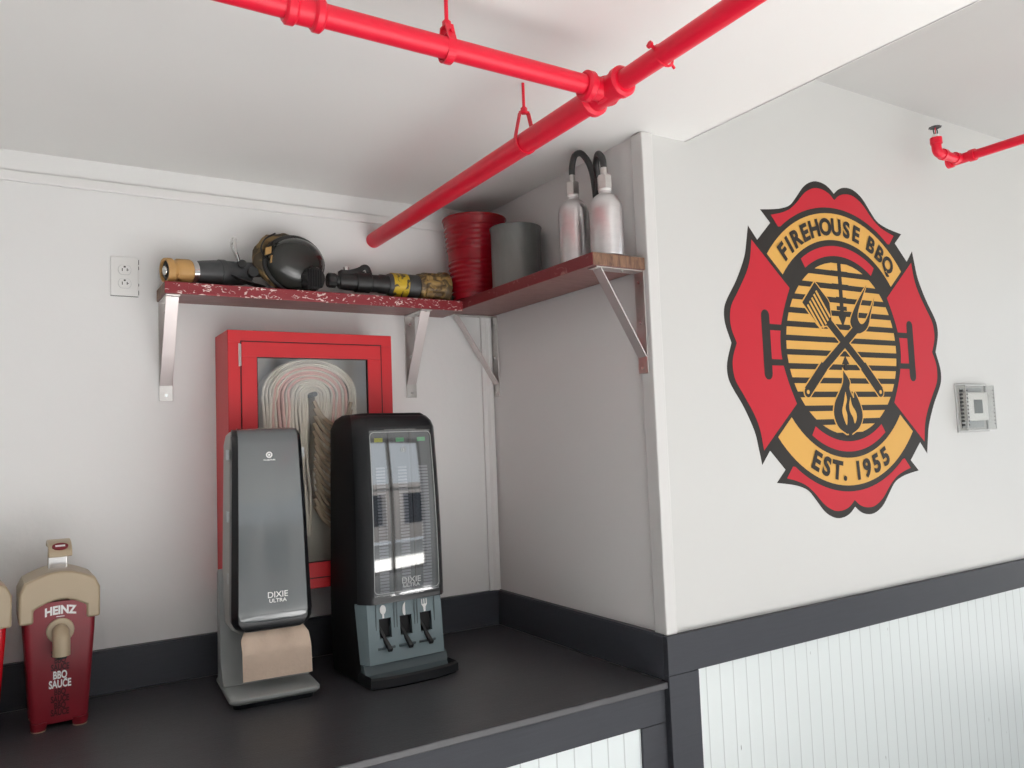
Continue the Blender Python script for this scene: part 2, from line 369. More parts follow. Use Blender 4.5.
# ------------------------------------------------------------------ emblem on the right wall
def emblem():
    cx, cz = .952, 1.041; b = nb(); cnt = [0]
    def put(pts, layer, mi):
        cnt[0] += 1; y0 = -1.0002; y1 = -1.0002-layer*.00035-cnt[0]*.000004
        prism(b, pts, lambda u, v, d: (cx+u, d, cz+v), y0, y1, mi)
    mirx = lambda p: [(-x, z) for x, z in p][::-1]
    mirz = lambda p: [(x, -z) for x, z in p][::-1]
    q = smooth([(0,.592),(.028,.612),(.062,.624),(.105,.626),(.145,.614),(.18,.592),(.218,.553),(.258,.516),(.31,.497),(.365,.487),(.420,.480)], 4)
    q += [(.371,.437),(.444,.368)]
    q += smooth([(.487,.415),(.499,.36),(.515,.30),(.56,.218),(.61,.150),(.628,.112),(.627,.065),(.602,0)], 4)
    q1 = q[:-1]
    ring = q1 + [(.602,0)] + [(x,-z) for x,z in q1[::-1]]
    ring = ring[:-1] + [(0,-.592)] + [(-x,z) for x,z in (q1 + [(.602,0)] + [(x,-z) for x,z in q1[::-1]])[::-1][1:-1]]
    put(ring, 1, 0)
    # red lobes
    top = smooth([(0,.567),(.03,.588),(.066,.599),(.105,.600),(.14,.590),(.178,.568),(.225,.526),(.27,.496),(.32,.478),(.366,.467)], 4) + [(.331,.428)]
    A = math.atan2(.331,.428)
    arc = lambda r, a0, a1, n=16: [(r*math.sin(a0+(a1-a0)*k/n), r*math.cos(a0+(a1-a0)*k/n)) for k in range(n+1)]
    lobe = top + arc(.535, A-.02, -A+.02, 24) + [(-x, z) for x, z in top[::-1]][:-1]
    put(lobe, 2, 1); put(mirz(lobe), 2, 1)
    g = math.radians(51)
    band = arc(.513, -g, g, 30) + arc(.411, g+.01, -g-.01, 30); put(band, 2, 2); put(mirz(band), 2, 2)
    g = math.radians(34)
    ra = arc(.388, -g, g, 20) + arc(.350, g, -g, 20); put(ra, 2, 1); put(mirz(ra), 2, 1)
    # side wings
    w = smooth([(.474,.366),(.486,.30),(.51,.245),(.556,.178),(.592,.128),(.602,.085),(.597,.045),(.576,0)], 4)
    w = w + [(x,-z) for x,z in w[::-1][1:]] + smooth([(.290,-.208),(.325,-.135),(.350,-.062),(.357,0),(.350,.062),(.325,.135),(.290,.208)], 4)
    put(w, 2, 1); put(mirx(w), 2, 1)
    # grill handles
    cap = [(.428+.021*math.cos(a), .102+.021*math.sin(a)) for a in [PI*k/8 for k in range(9)]] + [(.428+.021*math.cos(a), -.102+.021*math.sin(a)) for a in [PI+PI*k/8 for k in range(9)]]
    put(cap, 3, 0); put(mirx(cap), 3, 0)
    for z in (.062, -.062):
        r = [(.33, z-.011), (.43, z-.011), (.43, z+.011), (.33, z+.011)]; put(r, 3, 0); put(mirx(r), 3, 0)
    # grate: gold bars across the round opening
    R = .325; p = .0507; z = -R+.012
    zs = [.322-.0255]
    for k in range(13):
        zt = .322-k*p; zb = zt-.0300
        zt = min(zt, .3215); zb = max(zb, -.3215)
        if zt <= zb: continue
        pts = []
        for j in range(5):
            zz = zb+(zt-zb)*j/4; pts.append((math.sqrt(max(0, R*R-zz*zz)), zz))
        pts += [(-x, zz) for x, zz in pts[::-1]]
        pts = [q for i, q in enumerate(pts) if i == 0 or (Vector(q)-Vector(pts[i-1])).length > 1e-5]
        if (Vector(pts[0])-Vector(pts[-1])).length < 1e-5: pts.pop()
        put(pts, 2, 2)
    # central skewer
    put([(-.011,.33),(.011,.33),(.011,.118),(.030,.132),(.0,.080),(-.030,.132),(-.011,.118)], 3, 0)
    for z in (.285, .235, .185, .150): put([(-.03 if z < .2 else -.05, z-.008),(.03 if z < .2 else .05, z-.008),(.03 if z < .2 else .05, z+.008),(-.03 if z < .2 else -.05, z+.008)], 3, 0)
    def seg(p, q, w0, w1=None):
        w1 = w0 if w1 is None else w1
        p = Vector(p); q = Vector(q); n = Vector((-(q-p).y, (q-p).x)).normalized()
        return [tuple(p+n*w0), tuple(p-n*w0), tuple(q-n*w1), tuple(q+n*w1)]
    def grow(pts, d):
        c = Vector((sum(x for x, _ in pts)/len(pts), sum(z for _, z in pts)/len(pts))); out = []
        n = len(pts); ar = sum(pts[i][0]*pts[(i+1)%n][1]-pts[(i+1)%n][0]*pts[i][1] for i in range(n)); s = 1 if ar > 0 else -1
        for i in range(n):
            a, m_, c_ = Vector(pts[i-1]), Vector(pts[i]), Vector(pts[(i+1)%n])
            e1 = (m_-a).normalized(); e2 = (c_-m_).normalized()
            n1 = Vector((e1.y, -e1.x))*s; n2 = Vector((e2.y, -e2.x))*s
            k = n1+n2; k = k/max(.35, k.length_squared)*2 if k.length > 1e-6 else n1
            out.append(tuple(m_+k*d*.5*min(1, 1)*1.0))
        return out
    head = [(-.150,.240),(-.082,.180),(-.072,.165),(-.066,.085),(-.135,.075),(-.150,.085),(-.226,.160)]
    h1 = seg((-.085,.095), (.115,-.075), .0165); h2 = seg((.105,-.066), (.205,-.165), .0205)
    tip = [(.203+.0195*math.cos(a), -.166+.0195*math.sin(a)) for a in [2*PI*k/12 for k in range(12)]]
    fork = smooth([(.160,.250),(.132,.205),(.100,.150),(.092,.118),(.105,.098),(.125,.098),(.150,.120),(.178,.160),(.206,.205)],3) + smooth([(.206,.205),(.175,.14),(.155,.092),(.125,.068),(.085,.058),(.06,.075),(.045,.10),(.062,.135),(.10,.185),(.160,.250)],3)[1:-1]
    f1 = seg((.085,.080), (-.135,-.080), .0165); f2 = seg((-.125,-.070), (-.228,-.165), .0205)
    tip2 = [(-.226+.0195*math.cos(a), -.166+.0195*math.sin(a)) for a in [2*PI*k/12 for k in range(12)]]
    fl = smooth([(-.018,-.085),(.016,-.125),(.012,-.155),(.034,-.190),(.040,-.165),(.072,-.215),(.080,-.262),(.055,-.300),(.012,-.322)],4)+smooth([(-.02,-.322),(-.066,-.296),(-.088,-.250),(-.078,-.205),(-.050,-.168),(-.024,-.130),(-.018,-.085)],4)[:-1]
    shapes = [head, h1, h2, tip, fork, f1, f2, tip2]
    for s_ in shapes: put(grow(s_, .0095), 4, 2)
    put(grow(fl, .010), 4, 2)
    for s_ in shapes: put(s_, 5, 0)
    put(fl, 5, 0)
    d = (Vector((-.226,.160))-Vector((-.150,.240)))
    for k in range(5):
        a = Vector((-.150,.240))+d*(.16+.17*k); dr = Vector((.070,-.090)); a = a+dr*.22
        put(seg(tuple(a), tuple(a+dr*1.05), .0045), 6, 2)
    for c0 in ((.203,-.166), (-.226,-.166)):
        put([(c0[0]+.008*math.cos(a), c0[1]+.008*math.sin(a)) for a in [2*PI*k/10 for k in range(10)]], 6, 2)
    put([(-.022,-.062),(0,-.030),(.022,-.062),(.008,-.062),(.008,-.085),(-.008,-.085),(-.008,-.062)], 5, 0)
    put(smooth([(-.014,-.165),(-.008,-.195),(-.020,-.225),(-.012,-.252),(-.018,-.290),(-.034,-.262),(-.040,-.235),(-.028,-.205),(-.014,-.165)],3)[:-1], 6, 2)
    put(smooth([(.014,-.185),(.020,-.215),(.040,-.240),(.044,-.262),(.030,-.285),(.022,-.262),(.006,-.240),(.004,-.212),(.014,-.185)],3)[:-1], 6, 2)
    put([(-.010,-.335),(.010,-.335),(.010,-.296),(-.010,-.296)], 6, 0)
    # lettering bent round the bands
    def arc_text(text, size, r, amid, step, bottom=False, sx=1.):
        n = len(text); pos = []; acc = 0
        wd = {'I': .55, ' ': .62, 'U': 1.02, 'H': 1.05, 'O': 1.12, 'Q': 1.12, '.': .5, '1': .8, 'F': .92, 'E': .92}
        ws = [wd.get(c, 1.)*step for c in text]; tot = sum(ws); a = -tot/2
        for c, w_ in zip(text, ws):
            am = a+w_/2; a += w_
            if c == ' ': continue
            if not bottom: fn = lambda x, y, am=am: (cx+(r+y)*math.sin(am)+x*math.cos(am), -1.0002-.0030, cz+(r+y)*math.cos(am)-x*math.sin(am))
            else: fn = lambda x, y, am=am: (cx+(r-y)*math.sin(am)+x*math.cos(am), -1.0002-.0030, cz-(r-y)*math.cos(am)+x*math.sin(am))
            add_text(b, c, size, fn, weight=size*.045, mi=0, sx=sx)
    arc_text('FIREHOUSE BBQ', .086, .4315, 0, math.radians(7.55))
    arc_text('EST. 1955', .092, .492, 0, math.radians(7.6), True)
    o = obj('emblem', b, None, mats=[M['ink_black'], M['ink_red'], M['ink_gold']])
    tag(o, 'large round black, red and gold firehouse barbecue emblem on the white right wall', 'emblem')
emblem()

# ------------------------------------------------------------------ outlet
t = empty('electrical_outlet', (-1.3925, 0, 1.3295), 0, 'white double electrical outlet plate on the wall left of the shelf', 'outlet')
b = nb(); prism(b, [(-.0415,-.065),(.0415,-.065),(.0415,.065),(-.0415,.065)], lambda u,v,d: (u,d,v), 0, -.007)
obj('cover_plate', b, M['white_plastic'], t, bevel=.002)
for z in (.021, -.024):
    b = nb(); pts = [(.019*math.cos(a), max(-.0155, min(.0155, .019*math.sin(a)))+z) for a in [2*PI*k/24 for k in range(24)]]
    prism(b, pts, lambda u,v,d: (u,d,v), -.0062, -.0095)
    r = obj('receptacle', b, M['white_plastic'], t, bevel=.0008)
    b = nb(); p2 = [(x*1.045, (zz-z)*1.05+z) for x, zz in pts]; prism(b, p2, lambda u,v,d: (u,d,v), -.0060, -.0073); obj('receptacle_gap', b, M['grey_ink'], r)
    b = nb()
    for x0, x1, z0, z1 in ((-.0085,-.006,-.005,.005), (.006,.0085,-.004,.005), (-.003,.003,.0075,.0125)): box(b, x0, x1, -.0101, -.0096, z+z0, z+z1)
    box(b, .0085, .012, -.0101, -.0096, z-.001, z+.001)
    obj('slots', b, M['black_gap'], r)
b = nb()
for z0, z1 in ((.042,.058), (.025,.036), (-.06,-.045), (-.03,-.022)): box(b, .0417, .0432, -.006, -.0005, z0, z1)
box(b, -.0415, .0415, -.0008, -.0002, -.0668, -.0652)
obj('plate_gap', b, M['black_gap'], t)

# ------------------------------------------------------------------ hose cabinet
X0, X1, Z0, Z1, YD = -1.109, -.535, .270, 1.138, -.195
t = empty('fire_hose_cabinet', ((X0+X1)/2, 0, Z0), 0, 'red metal fire hose cabinet with glazed door on the back wall', 'cabinet')
def fb(b, u0, u1, v0, v1, w, y0, y1, mi=0):
    """four-sided frame in the xz plane"""
    box(b, u0, u1, y0, y1, v1-w, v1, mi); box(b, u0, u1, y0, y1, v0, v0+w, mi); box(b, u0, u0+w, y0, y1, v0+w, v1-w, mi); box(b, u1-w, u1, y0, y1, v0+w, v1-w, mi)
b = nb(); fb(b, X0, X1, Z0, Z1, .003, YD, -.002); fb(b, X0, X1, Z0, Z1, .040, YD, YD+.004)
lw(obj('cabinet_body', b, M['red_cab'], bevel=.002), t)
b = nb(); box(b, X0+.004, X1-.004, -.062, -.003, Z0+.004, Z1-.004); fb(b, X0+.0035, X1-.0035, Z0+.0035, Z1-.0035, .003, YD+.03, -.012)
lw(obj('inner_lining', b, M['cab_in']), t)
dx0, dx1, dz0, dz1 = X0+.043, X1-.043, Z0+.036, Z1-.038
b = nb(); fb(b, dx0, dx1, dz0, dz1, .050, YD-.003, YD+.016)
d = lw(obj('door', b, M['red_cab'], bevel=.002), t)
b = nb(); box(b, dx0+.05, dx1-.05, YD+.006, YD+.009, dz0+.05, dz1-.05); o = obj('glass_pane', b, M['pane']); o.parent = d; 
b = nb(); fb(b, dx0-.003, dx1+.003, dz0-.003, dz1+.003, .003, YD-.001, YD+.006); o = obj('door_gasket', b, M['black_gap']); o.parent = d
b = nb(); fb(b, dx0+.0502, dx1-.0502, dz0+.0502, dz1-.0502, .002, YD-.001, YD+.012); o = obj('glass_bead', b, M['black_gap']); o.parent = d
for z in (dz1-.07, dz0+.02):
    b = nb(); box(b, dx0-.009, dx0-.004, YD-.0035, YD-.0005, z-.012, z+.063); tube(b, [(dx0-.004, YD-.004, z-.010), (dx0-.004, YD-.004, z+.061)], .0036, 10)
    o = obj('hinge', b, M['steel'], smooth=True); o.parent = d
b = nb(); box(b, dx1-.035, dx1-.012, YD-.012, YD-.003, .60, .68); o = obj('latch', b, M['steel'], bevel=.002); o.parent = d

# fire hose hanging folded inside
def hose_mat():
    m, N, L, bs = new_mat('canvas_hose_folds')
    tc = N.new('ShaderNodeTexCoord'); n = N.new('ShaderNodeTexNoise'); n.inputs['Scale'].default_value = 26; n.inputs['Detail'].default_value = 4
    mp = N.new('ShaderNodeMapping'); mp.inputs['Scale'].default_value = (1, .5, 1); L.new(tc.outputs['Object'], mp.inputs[0]); L.new(mp.outputs[0], n.inputs[0])
    r = N.new('ShaderNodeValToRGB'); r.color_ramp.elements[0].color = (.70, .64, .55, 1); r.color_ramp.elements[1].color = (.84, .79, .72, 1)
    L.new(n.outputs[0], r.inputs[0]); L.new(r.outputs[0], bs.inputs['Base Color']); bs.inputs['Roughness'].default_value = .85
    return m
M['hose'] = hose_mat()
M['hose_pink'] = mat('canvas_hose_pink_stripe', (.80, .50, .46), .85, noise=.2, nscale=30)
M['hose_tan'] = mat('canvas_hose_tan_folds', (.48, .38, .28), .9, noise=.3, nscale=30)
t = empty('fire_hose', (-.815, -.1, .40), 0, 'cream canvas fire hose folded over a pin inside the red cabinet', 'hose')
def strip(b, path, th, y0, y1, mi=0):
    """flat hose seen on edge: path in xz, thickness th, spanning y0..y1"""
    P_ = [Vector(p) for p in path]; L_, R_ = [], []
    for i, p in enumerate(P_):
        tt = (P_[min(i+1, len(P_)-1)]-P_[max(i-1, 0)]).normalized(); n = Vector((-tt.y, tt.x))
        L_.append(p+n*th/2); R_.append(p-n*th/2)
    secs = []
    for l, r in zip(L_, R_):
        m_ = (l+r)/2
        secs.append([(l.x, y0+.003, l.y), (m_.x, y0, m_.y), (r.x, y0+.003, r.y), (r.x, y1, r.y), (l.x, y1, l.y)])
    loft(b, secs, mi)
b = nb(); cx, zc = -.818, .925
n_l = 17
for k in range(n_l):
    rr = .016+.0093*k; hz = .012+.0067*k; zt = zc+.004+hz
    dy = random.uniform(-.006, .006); lean = random.uniform(-.004, .004)
    mi = 1 if k in (7, 9, 10, 12) else 0
    path = [(cx-rr*1.02+.006*math.sin(k+s_*.9), .44+.004*k+(zc-.44)*s_/8*.98) for s_ in range(8)]
    path += [(cx-rr*math.cos(a)+lean, zc+hz*1.05*math.sin(a)) for a in [PI*j/16 for j in range(17)]]
    path += [(cx+rr*(1.0-.03*s_)+.012*math.sin(.5*k+s_*.8)*(s_/8), zc-(zc-.56)*s_/8*.98) for s_ in range(1, 9)]
    strip(b, path, .0085, -.150+dy, -.075+dy, mi)
o = obj('hose_arches', b, None, mats=[M['hose'], M['hose_pink']], smooth=True); lw(o, t)
b = nb()
for k in range(15):                                                              # slack folds sagging at the right
    z = .905-.026*k; x0 = cx+.004+.003*math.sin(k*1.3)
    path = smooth([(x0, z), (x0+.03, z-.055+.006*math.sin(k)), (x0+.075, z-.085), (x0+.115, z-.060), (x0+.135-.002*k, z-.005)], 4)
    path = [(x, max(.40, zz)) for x, zz in path]
    strip(b, path, .011, -.165+.003*math.sin(k*2.1), -.148, 0)
o = obj('sagging_folds', b, M['hose_tan'], smooth=True); lw(o, t)
b = nb(); tube(b, [(cx, -.185, zc+.002), (cx, -.063, zc+.002)], .009, 14); lw(obj('hanging_pin', b, M['nozzle_dark'], smooth=True), t)

# ------------------------------------------------------------------ shelves
SZ, ST, SZB = 1.290, .040, 1.299
def board(name, parent, x0, x1, y0, y1, mats, front, end, SZ=SZ):
    """shelf board: mats = [underside, edge, end]"""
    b = nb(); box(b, x0, x1, y0, y1, SZ-ST, SZ)
    for f in b.faces:
        n = f.normal if f.normal.length else None
        f.normal_update(); n = f.normal
        if abs(n[front]) > .9: f.material_index = 1
        elif abs(n[end]) > .9: f.material_index = 2
    o = obj(name, b, None, mats=mats, bevel=.003); lw(o, parent); return o
def bracket(parent, p, wall, reach, z1, z0, w=.044, off=0.):
    """flat-bar bracket: wall leg, shelf arm, diagonal strut. wall 'y': fixed to the back wall, 'x': to the side wall"""
    def f(a, d, z): return (p+a, -d-off, z) if wall == 'y' else (-d-off, p+a, z)
    th = .004; b = nb(); h = w/2
    def bar(pts2):
        prism(b, pts2, lambda u, v, d: f(d, u, v), -h, h)
    bar([(.0005, z0), (.0005+th, z0), (.0005+th, z1-th), (reach, z1-th), (reach, z1), (.0005, z1)])
    br = obj('bracket', b, M['steel'], bevel=.0015); lw(br, parent)
    b = nb(); h = w*.45
    a0 = Vector((reach*.90, z1-th)); a1 = Vector((.0005+th, z0+.052)); dv = (a1-a0).normalized(); n = Vector((-dv.y, dv.x))*.0022
    prism(b, [tuple(a0-n), tuple(a0+n), tuple(a1+n+Vector((0,0))), tuple(a1-n)], lambda u, v, d: f(d, u, v), -h, h)
    s = obj('strut', b, M['strut'], bevel=.001); s.parent = br
    for z in (z0+.018, z0+.16, z1-.035):
        b = nb(); q = [(.0055*math.cos(a), .0055*math.sin(a)) for a in [2*PI*k/10 for k in range(10)]]
        prism(b, q, lambda u, v, d, z=z: f(u, d, z+v), .0046, .0072); s = obj('screw', b, M['chrome']); s.parent = br
    for dd in (reach*.38, reach*.93):
        b = nb(); q = [(.005*math.cos(a), .005*math.sin(a)) for a in [2*PI*k/10 for k in range(10)]]
        prism(b, q, lambda u, v, d, dd=dd: f(u, dd+v, d), z1-th-.003, z1-th); s = obj('screw', b, M['chrome']); s.parent = br
    return br
t = empty('wall_shelf', (-.76, -.001, SZ-ST), 0, 'maroon wooden shelf with chipped front edge above the red hose cabinet', 'shelf')
board('board', t, -1.295, -.2215, -.173, -.0005, [M['shelf_under'], M['shelf_edge'], M['end_grain']], 1, 0)
bracket(t, -1.268, 'y', .165, SZ-ST, .917); bracket(t, -.372, 'y', .165, SZ-ST, .925)
t2 = empty('wall_shelf', (-.001, -.5, SZB-ST), 0, 'maroon wooden shelf with bare end grain, on the side wall of the recess', 'shelf')
board('board', t2, -.221, -.0145, -1.0, -.013, [M['shelf_under'], M['shelf_side_edge'], M['end_grain']], 0, 1, SZB)
bracket(t2, -.040, 'x', .205, SZB-ST, .926); bracket(t2, -.972, 'x', .188, SZB-ST, .935, .044, .0145)

# ------------------------------------------------------------------ things on the shelf
S = SZ+.0005; SB = SZB+.0005
def along_x(x, y, z, tilt=0., yaw=0.):
    """maps a lathe axis (z) onto +x direction"""
    R_ = Matrix.Rotation(yaw, 4, 'Z') @ Matrix.Rotation(-tilt, 4, 'Y') @ Matrix.Rotation(PI/2, 4, 'Y')
    Mx = Matrix.Translation((x, y, z)) @ R_
    return lambda a, b_, c: tuple(Mx @ Vector((a, b_, c)))
# nozzle with tan bumper
t = empty('fire_hose_nozzle', (-1.1, -.095, S), 0, 'dark grey fire nozzle with a tan rubber bumper at the left end of the shelf', 'nozzle')
ax = along_x(-1.288, -.126, S+.042, math.radians(5), math.radians(14)); axf = ax; ax = lambda x, y, z: axf(x*.86, y*.86, z*.90)
b = nb(); lathe(b, [(.020,.016),(.038,.012),(.040,0),(.047,.0),(.048,.006),(.048,.022),(.042,.030),(.041,.038),(.046,.046),(.0455,.090),(.041,.094),(.03,.094)], 40, ax, rib=lambda k, i: 1+(.018 if k % 4 < 2 and i in (8, 9) else 0))
lw(obj('bumper', b, M['nozzle_tan'], smooth=True), t)
b = nb(); lathe(b, [(0,.012),(.014,.010),(.015,.002),(.022,.002),(.024,.008),(.038,.008)], 32, ax, rib=lambda k, i: 1+(.06 if k % 2 and i > 3 else 0)); lw(obj('nozzle_face', b, M['nozzle_black'], smooth=False), t)
b = nb(); lathe(b, [(0,-.001),(.017,-.001),(.018,.003)], 20, ax); lw(obj('centre_disc', b, M['chrome']), t)
b = nb(); lathe(b, [(.03,.094),(.0435,.094),(.0435,.113),(.03,.113)], 40, ax); lw(obj('metal_ring', b, M['chrome'], smooth=True), t)
b = nb(); lathe(b, [(.02,.113),(.041,.113),(.045,.14),(.049,.19),(.048,.20),(.052,.203),(.052,.225),(.049,.23),(.046,.30),(.040,.325),(.012,.33)], 36, ax)
prism(b, [(-1.15, S+.05), (-1.115, S+.094), (-.975, S+.100), (-.965, S+.06)], lambda u, v, d: (u, d, v), -.100, -.050)
lw(obj('barrel', b, M['nozzle_dark'], smooth=True), t)
b = nb()
for s_ in (-1, 1): tube(b, smooth([(-1.035+.012*s_, -.080+s_*.026, S+.090), (-1.052+.006*s_, -.080+s_*.026, S+.130), (-1.062, -.080+s_*.020, S+.165), (-1.060, -.080+s_*.006, S+.178)], 4), .0095, 10, flat=.6)
tube(b, [(-1.060, -.088, S+.178), (-1.060, -.072, S+.178)], .0090, 10)
lw(obj('bail_handle', b, M['chrome'], smooth=True), t)
b = nb()
for s_ in (-1, 1): tube(b, [(-1.040, -.080+s_*.024, S+.088), (-1.040, -.080+s_*.038, S+.088)], .014, 16)
tube(b, [(-1.005, -.124, S+.062), (-1.005, -.095, S+.062)], .017, 18)
lw(obj('pivot_knob', b, M['nozzle_black'], smooth=True), t)
b = nb(); loft(b, [[(x-w, y0, z), (x+w, y0, z-w*.5), (x+w, y1, z-w*.5), (x-w, y1, z)] for x, z, w, y0, y1 in ((-1.05,S+.045,.028,-.128,-.085), (-1.02,S+.030,.026,-.130,-.085), (-.99,S+.022,.020,-.132,-.09), (-.975,S+.020,.014,-.13,-.095))])
lw(obj('pistol_grip', b, M['nozzle_black'], bevel=.005), t)
# breathing mask
t = empty('breathing_mask', (-.86, -.09, S), 0, 'black firefighter breathing mask with a smoky visor on the shelf', 'mask')
mc = Vector((-.856, -.104, S+.100)); mr = Matrix.Translation(mc) @ Matrix.Rotation(math.radians(14), 4, 'Z') @ Matrix.Rotation(math.radians(-10), 4, 'Y') @ Matrix.Diagonal((1.10, .95, 1.06, 1))
def mf(p): return tuple(mr @ Vector(p))
b = nb(); secs = []
NU, NV = 36, 12
def egg(a, s_):                                                                   # visor outline: wide brow, narrower chin
    x = .103*math.cos(a)*(1-.18*max(0, -math.sin(a))); z = .092*math.sin(a)
    return x*s_, z*s_
rings = []
for j in range(NV+1):
    s_ = math.cos(PI/2*j/NV)**.8 if j < NV else 0; dpt = -.072*math.sin(PI/2*j/NV)
    rings.append([b.verts.new(mf((*(lambda q: (q[0], dpt, q[1]))(egg(2*PI*k/NU, max(s_, .001))),))) for k in range(NU)])
for j in range(NV):
    for k in range(NU): b.faces.new((rings[j][k], rings[j][(k+1) % NU], rings[j+1][(k+1) % NU], rings[j+1][k]))
b.faces.new(rings[-1]); bmesh.ops.remove_doubles(b, verts=b.verts, dist=.0005)
lw(obj('visor', b, M['lens'], smooth=True), t)
b = nb(); tube(b, [mf((egg(2*PI*k/40, 1.03)[0], .002, egg(2*PI*k/40, 1.03)[1])) for k in range(41)], .0085, 10, cap=False)
lw(obj('rim', b, M['nozzle_black'], smooth=True), t)
b = nb(); lathe(b, [(0,0),(.040,0),(.044,.01),(.044,.04),(.036,.055),(0,.058)], 40, lambda x, y, z: mf((x*.95+.022, -.030-z, y*.95-.055)), rib=lambda k, i: 1-(.10 if k % 4 < 2 else 0) if i in (2, 3) else 1)
lw(obj('breathing_port', b, M['nozzle_black'], smooth=False), t)
b = nb()
for j in range(6): box(b, *(lambda m_: (m_.x-.003, m_.x+.003, m_.y-.004, m_.y+.004))(Vector(mf((.000+j*.0090, -.086, -.02)))), mc.z-.086, mc.z-.026)
lw(obj('grille_ribs', b, M['black_matt'], bevel=.001), t)
b = nb()                                                                          # skirt and head net bulging up behind the visor
rings = []
for j in range(9):
    s_ = [1.0, 1.04, 1.05, 1.02, .95, .82, .62, .36, .05][j]; y = .004+.0085*j
    rings.append([mf((egg(2*PI*k/32, s_)[0]-.030*j/8-.016, y, egg(2*PI*k/32, s_)[1]+.020*min(1, j/3)+.004*math.sin(k*1.7+j))) for k in range(32)])
loft(b, rings); lw(obj('head_net', b, M['strap'], smooth=True), t)
b = nb()
for pts in ([(-.108,-.012,.030), (-.112,-.006,.060), (-.088,0,.092), (-.050,.004,.108)], [(-.102,-.014,.020), (-.080,-.022,.045), (-.070,-.02,.080)]):
    tube(b, [mf(p) for p in smooth(pts, 4)], .007, 8, flat=.4)
lw(obj('strap', b, M['nozzle_black'], smooth=True), t)
b = nb(); 
for c0 in ((-.100,-.022,.048), (-.088,-.024,.022)):
    loft(b, [[mf((c0[0]-.012, c0[1]-.006*j, c0[2]-.014)), mf((c0[0]+.010, c0[1]-.006*j, c0[2]-.008)), mf((c0[0]+.014, c0[1]-.006*j, c0[2]+.014)), mf((c0[0]-.006, c0[1]-.006*j, c0[2]+.010))] for j in range(2)])
lw(obj('strap_tab', b, M['strap_tan']), t)
# nozzle with yellow band
t = empty('fire_hose_nozzle', (-.46, -.095, S), 0, 'black fire nozzle with a worn yellow band and brown bumper beside the red bucket', 'nozzle')
ax0 = along_x(-.738, -.103, S+.057, 0, 0); ax = lambda x, y, z: ax0(x*1.16, y*1.16, z*1.03)
b = nb(); lathe(b, [(0,0),(.020,0),(.022,.004),(.022,.028),(.018,.032),(.018,.04),(.024,.042),(.027,.06),(.028,.10),(.032,.104),(.032,.155),(.028,.16),(.028,.19),(.031,.195),(.031,.225),(.0,.225)], 30, ax, rib=lambda k, i: 1+(.08 if k % 3 == 0 and i in (2, 3) else 0))
box(b, -.69, -.60, -.12, -.08, S+.070, S+.096)
lw(obj('valve_body', b, M['nozzle_black'], smooth=True), t)
b = nb(); lathe(b, [(0,.225),(.034,.225),(.037,.235),(.0375,.24),(.0375,.30),(.0385,.302),(.0385,.345),(.02,.345)], 36, ax); lw(obj('barrel', b, M['nozzle_dark'], smooth=True), t)
b = nb(); lathe(b, [(.036,.238),(.0392,.238),(.0395,.298),(.036,.298)], 36, ax); lw(obj('yellow_band', b, M['yellow_worn'], smooth=True, ), t)
b = nb(); lathe(b, [(.03,.345),(.042,.345),(.044,.352),(.044,.362),(.048,.366),(.0485,.368),(.0495,.428),(.0545,.436),(.056,.458),(.054,.464),(.040,.466),(0,.440)], 48, ax, rib=lambda k, i: 1-(.10 if k % 4 < 2 and i in (5, 6) else 0))
lw(obj('bumper', b, M['brass'], smooth=True), t)
b = nb(); tube(b, smooth([(-.650,-.100,S+.092), (-.625,-.100,S+.100), (-.608,-.100,S+.108), (-.596,-.100,S+.116), (-.582,-.100,S+.113), (-.572,-.100,S+.085)], 4), .0065, 10, flat=1.6)
lw(obj('bail_handle', b, M['nozzle_black'], smooth=True), t)
b = nb(); lathe(b, [(0,.0),(.012,.0),(.012,.014),(.008,.018),(0,.018)], 16, lambda x,y,z: (-.665+x, -.100+y, S+.095+z)); lw(obj('lever_bolt', b, M['chrome'], smooth=True), t)
# red ribbed bucket
def can(name, c, prof, m, label, cat, inner):
    t = empty(name, (c[0], c[1], SB), 0, label, cat)
    b = nb(); lathe(b, [(0,0)]+prof+[(inner, prof[-1][1]-.002), (inner*.80, .02), (0, .02)], 56); obj('bucket_body' if 'bucket' in name else 'can_body', b, m, t, smooth=True)
    return t
pr = [(.094,0),(.096,.004)]; H = .322
def rad(z): return .096+.028*(z/H)
for k in range(180):
    z = .006+(H-.03)*k/179; rib = .0020*math.sin(2*PI*z/.0195) if (.02 < z < .15 or .19 < z < .29) else 0
    pr.append((rad(z)+rib, z))
pr += [(rad(H)+.001, H-.018), (rad(H)+.002, H-.004), (rad(H)+.002, H)]
t = can('red_bucket', (-.142, -.145), pr, M['bucket_red'], 'glossy red ribbed metal bucket in the corner of the shelves', 'bucket', .114)
b = nb(); tube(b, [(.125*math.cos(2*PI*k/56), .125*math.sin(2*PI*k/56), H) for k in range(57)], .0042, 8, cap=False); obj('rolled_rim', b, M['bucket_red'], t, smooth=True)
pr = [(.0925,0),(.094,.004),(.094,.010),(.0925,.014),(.0935,.213),(.095,.216),(.096,.228)]
t = can('grey_bucket', (-.112, -.402), pr, M['bucket_grey'], 'plain dull grey metal bucket between the red bucket and the bottles', 'bucket', .085)
b = nb(); tube(b, [(.0945*math.cos(2*PI*k/48), .0945*math.sin(2*PI*k/48), .228) for k in range(49)], .003, 8, cap=False); obj('rolled_rim', b, M['bucket_grey'], t, smooth=True)
b = nb(); box(b, -.0035, .0035, -.0945, -.092, .012, .214); o = obj('seam', b, M['bucket_grey'], t); o.rotation_euler = (0,0,math.radians(28))
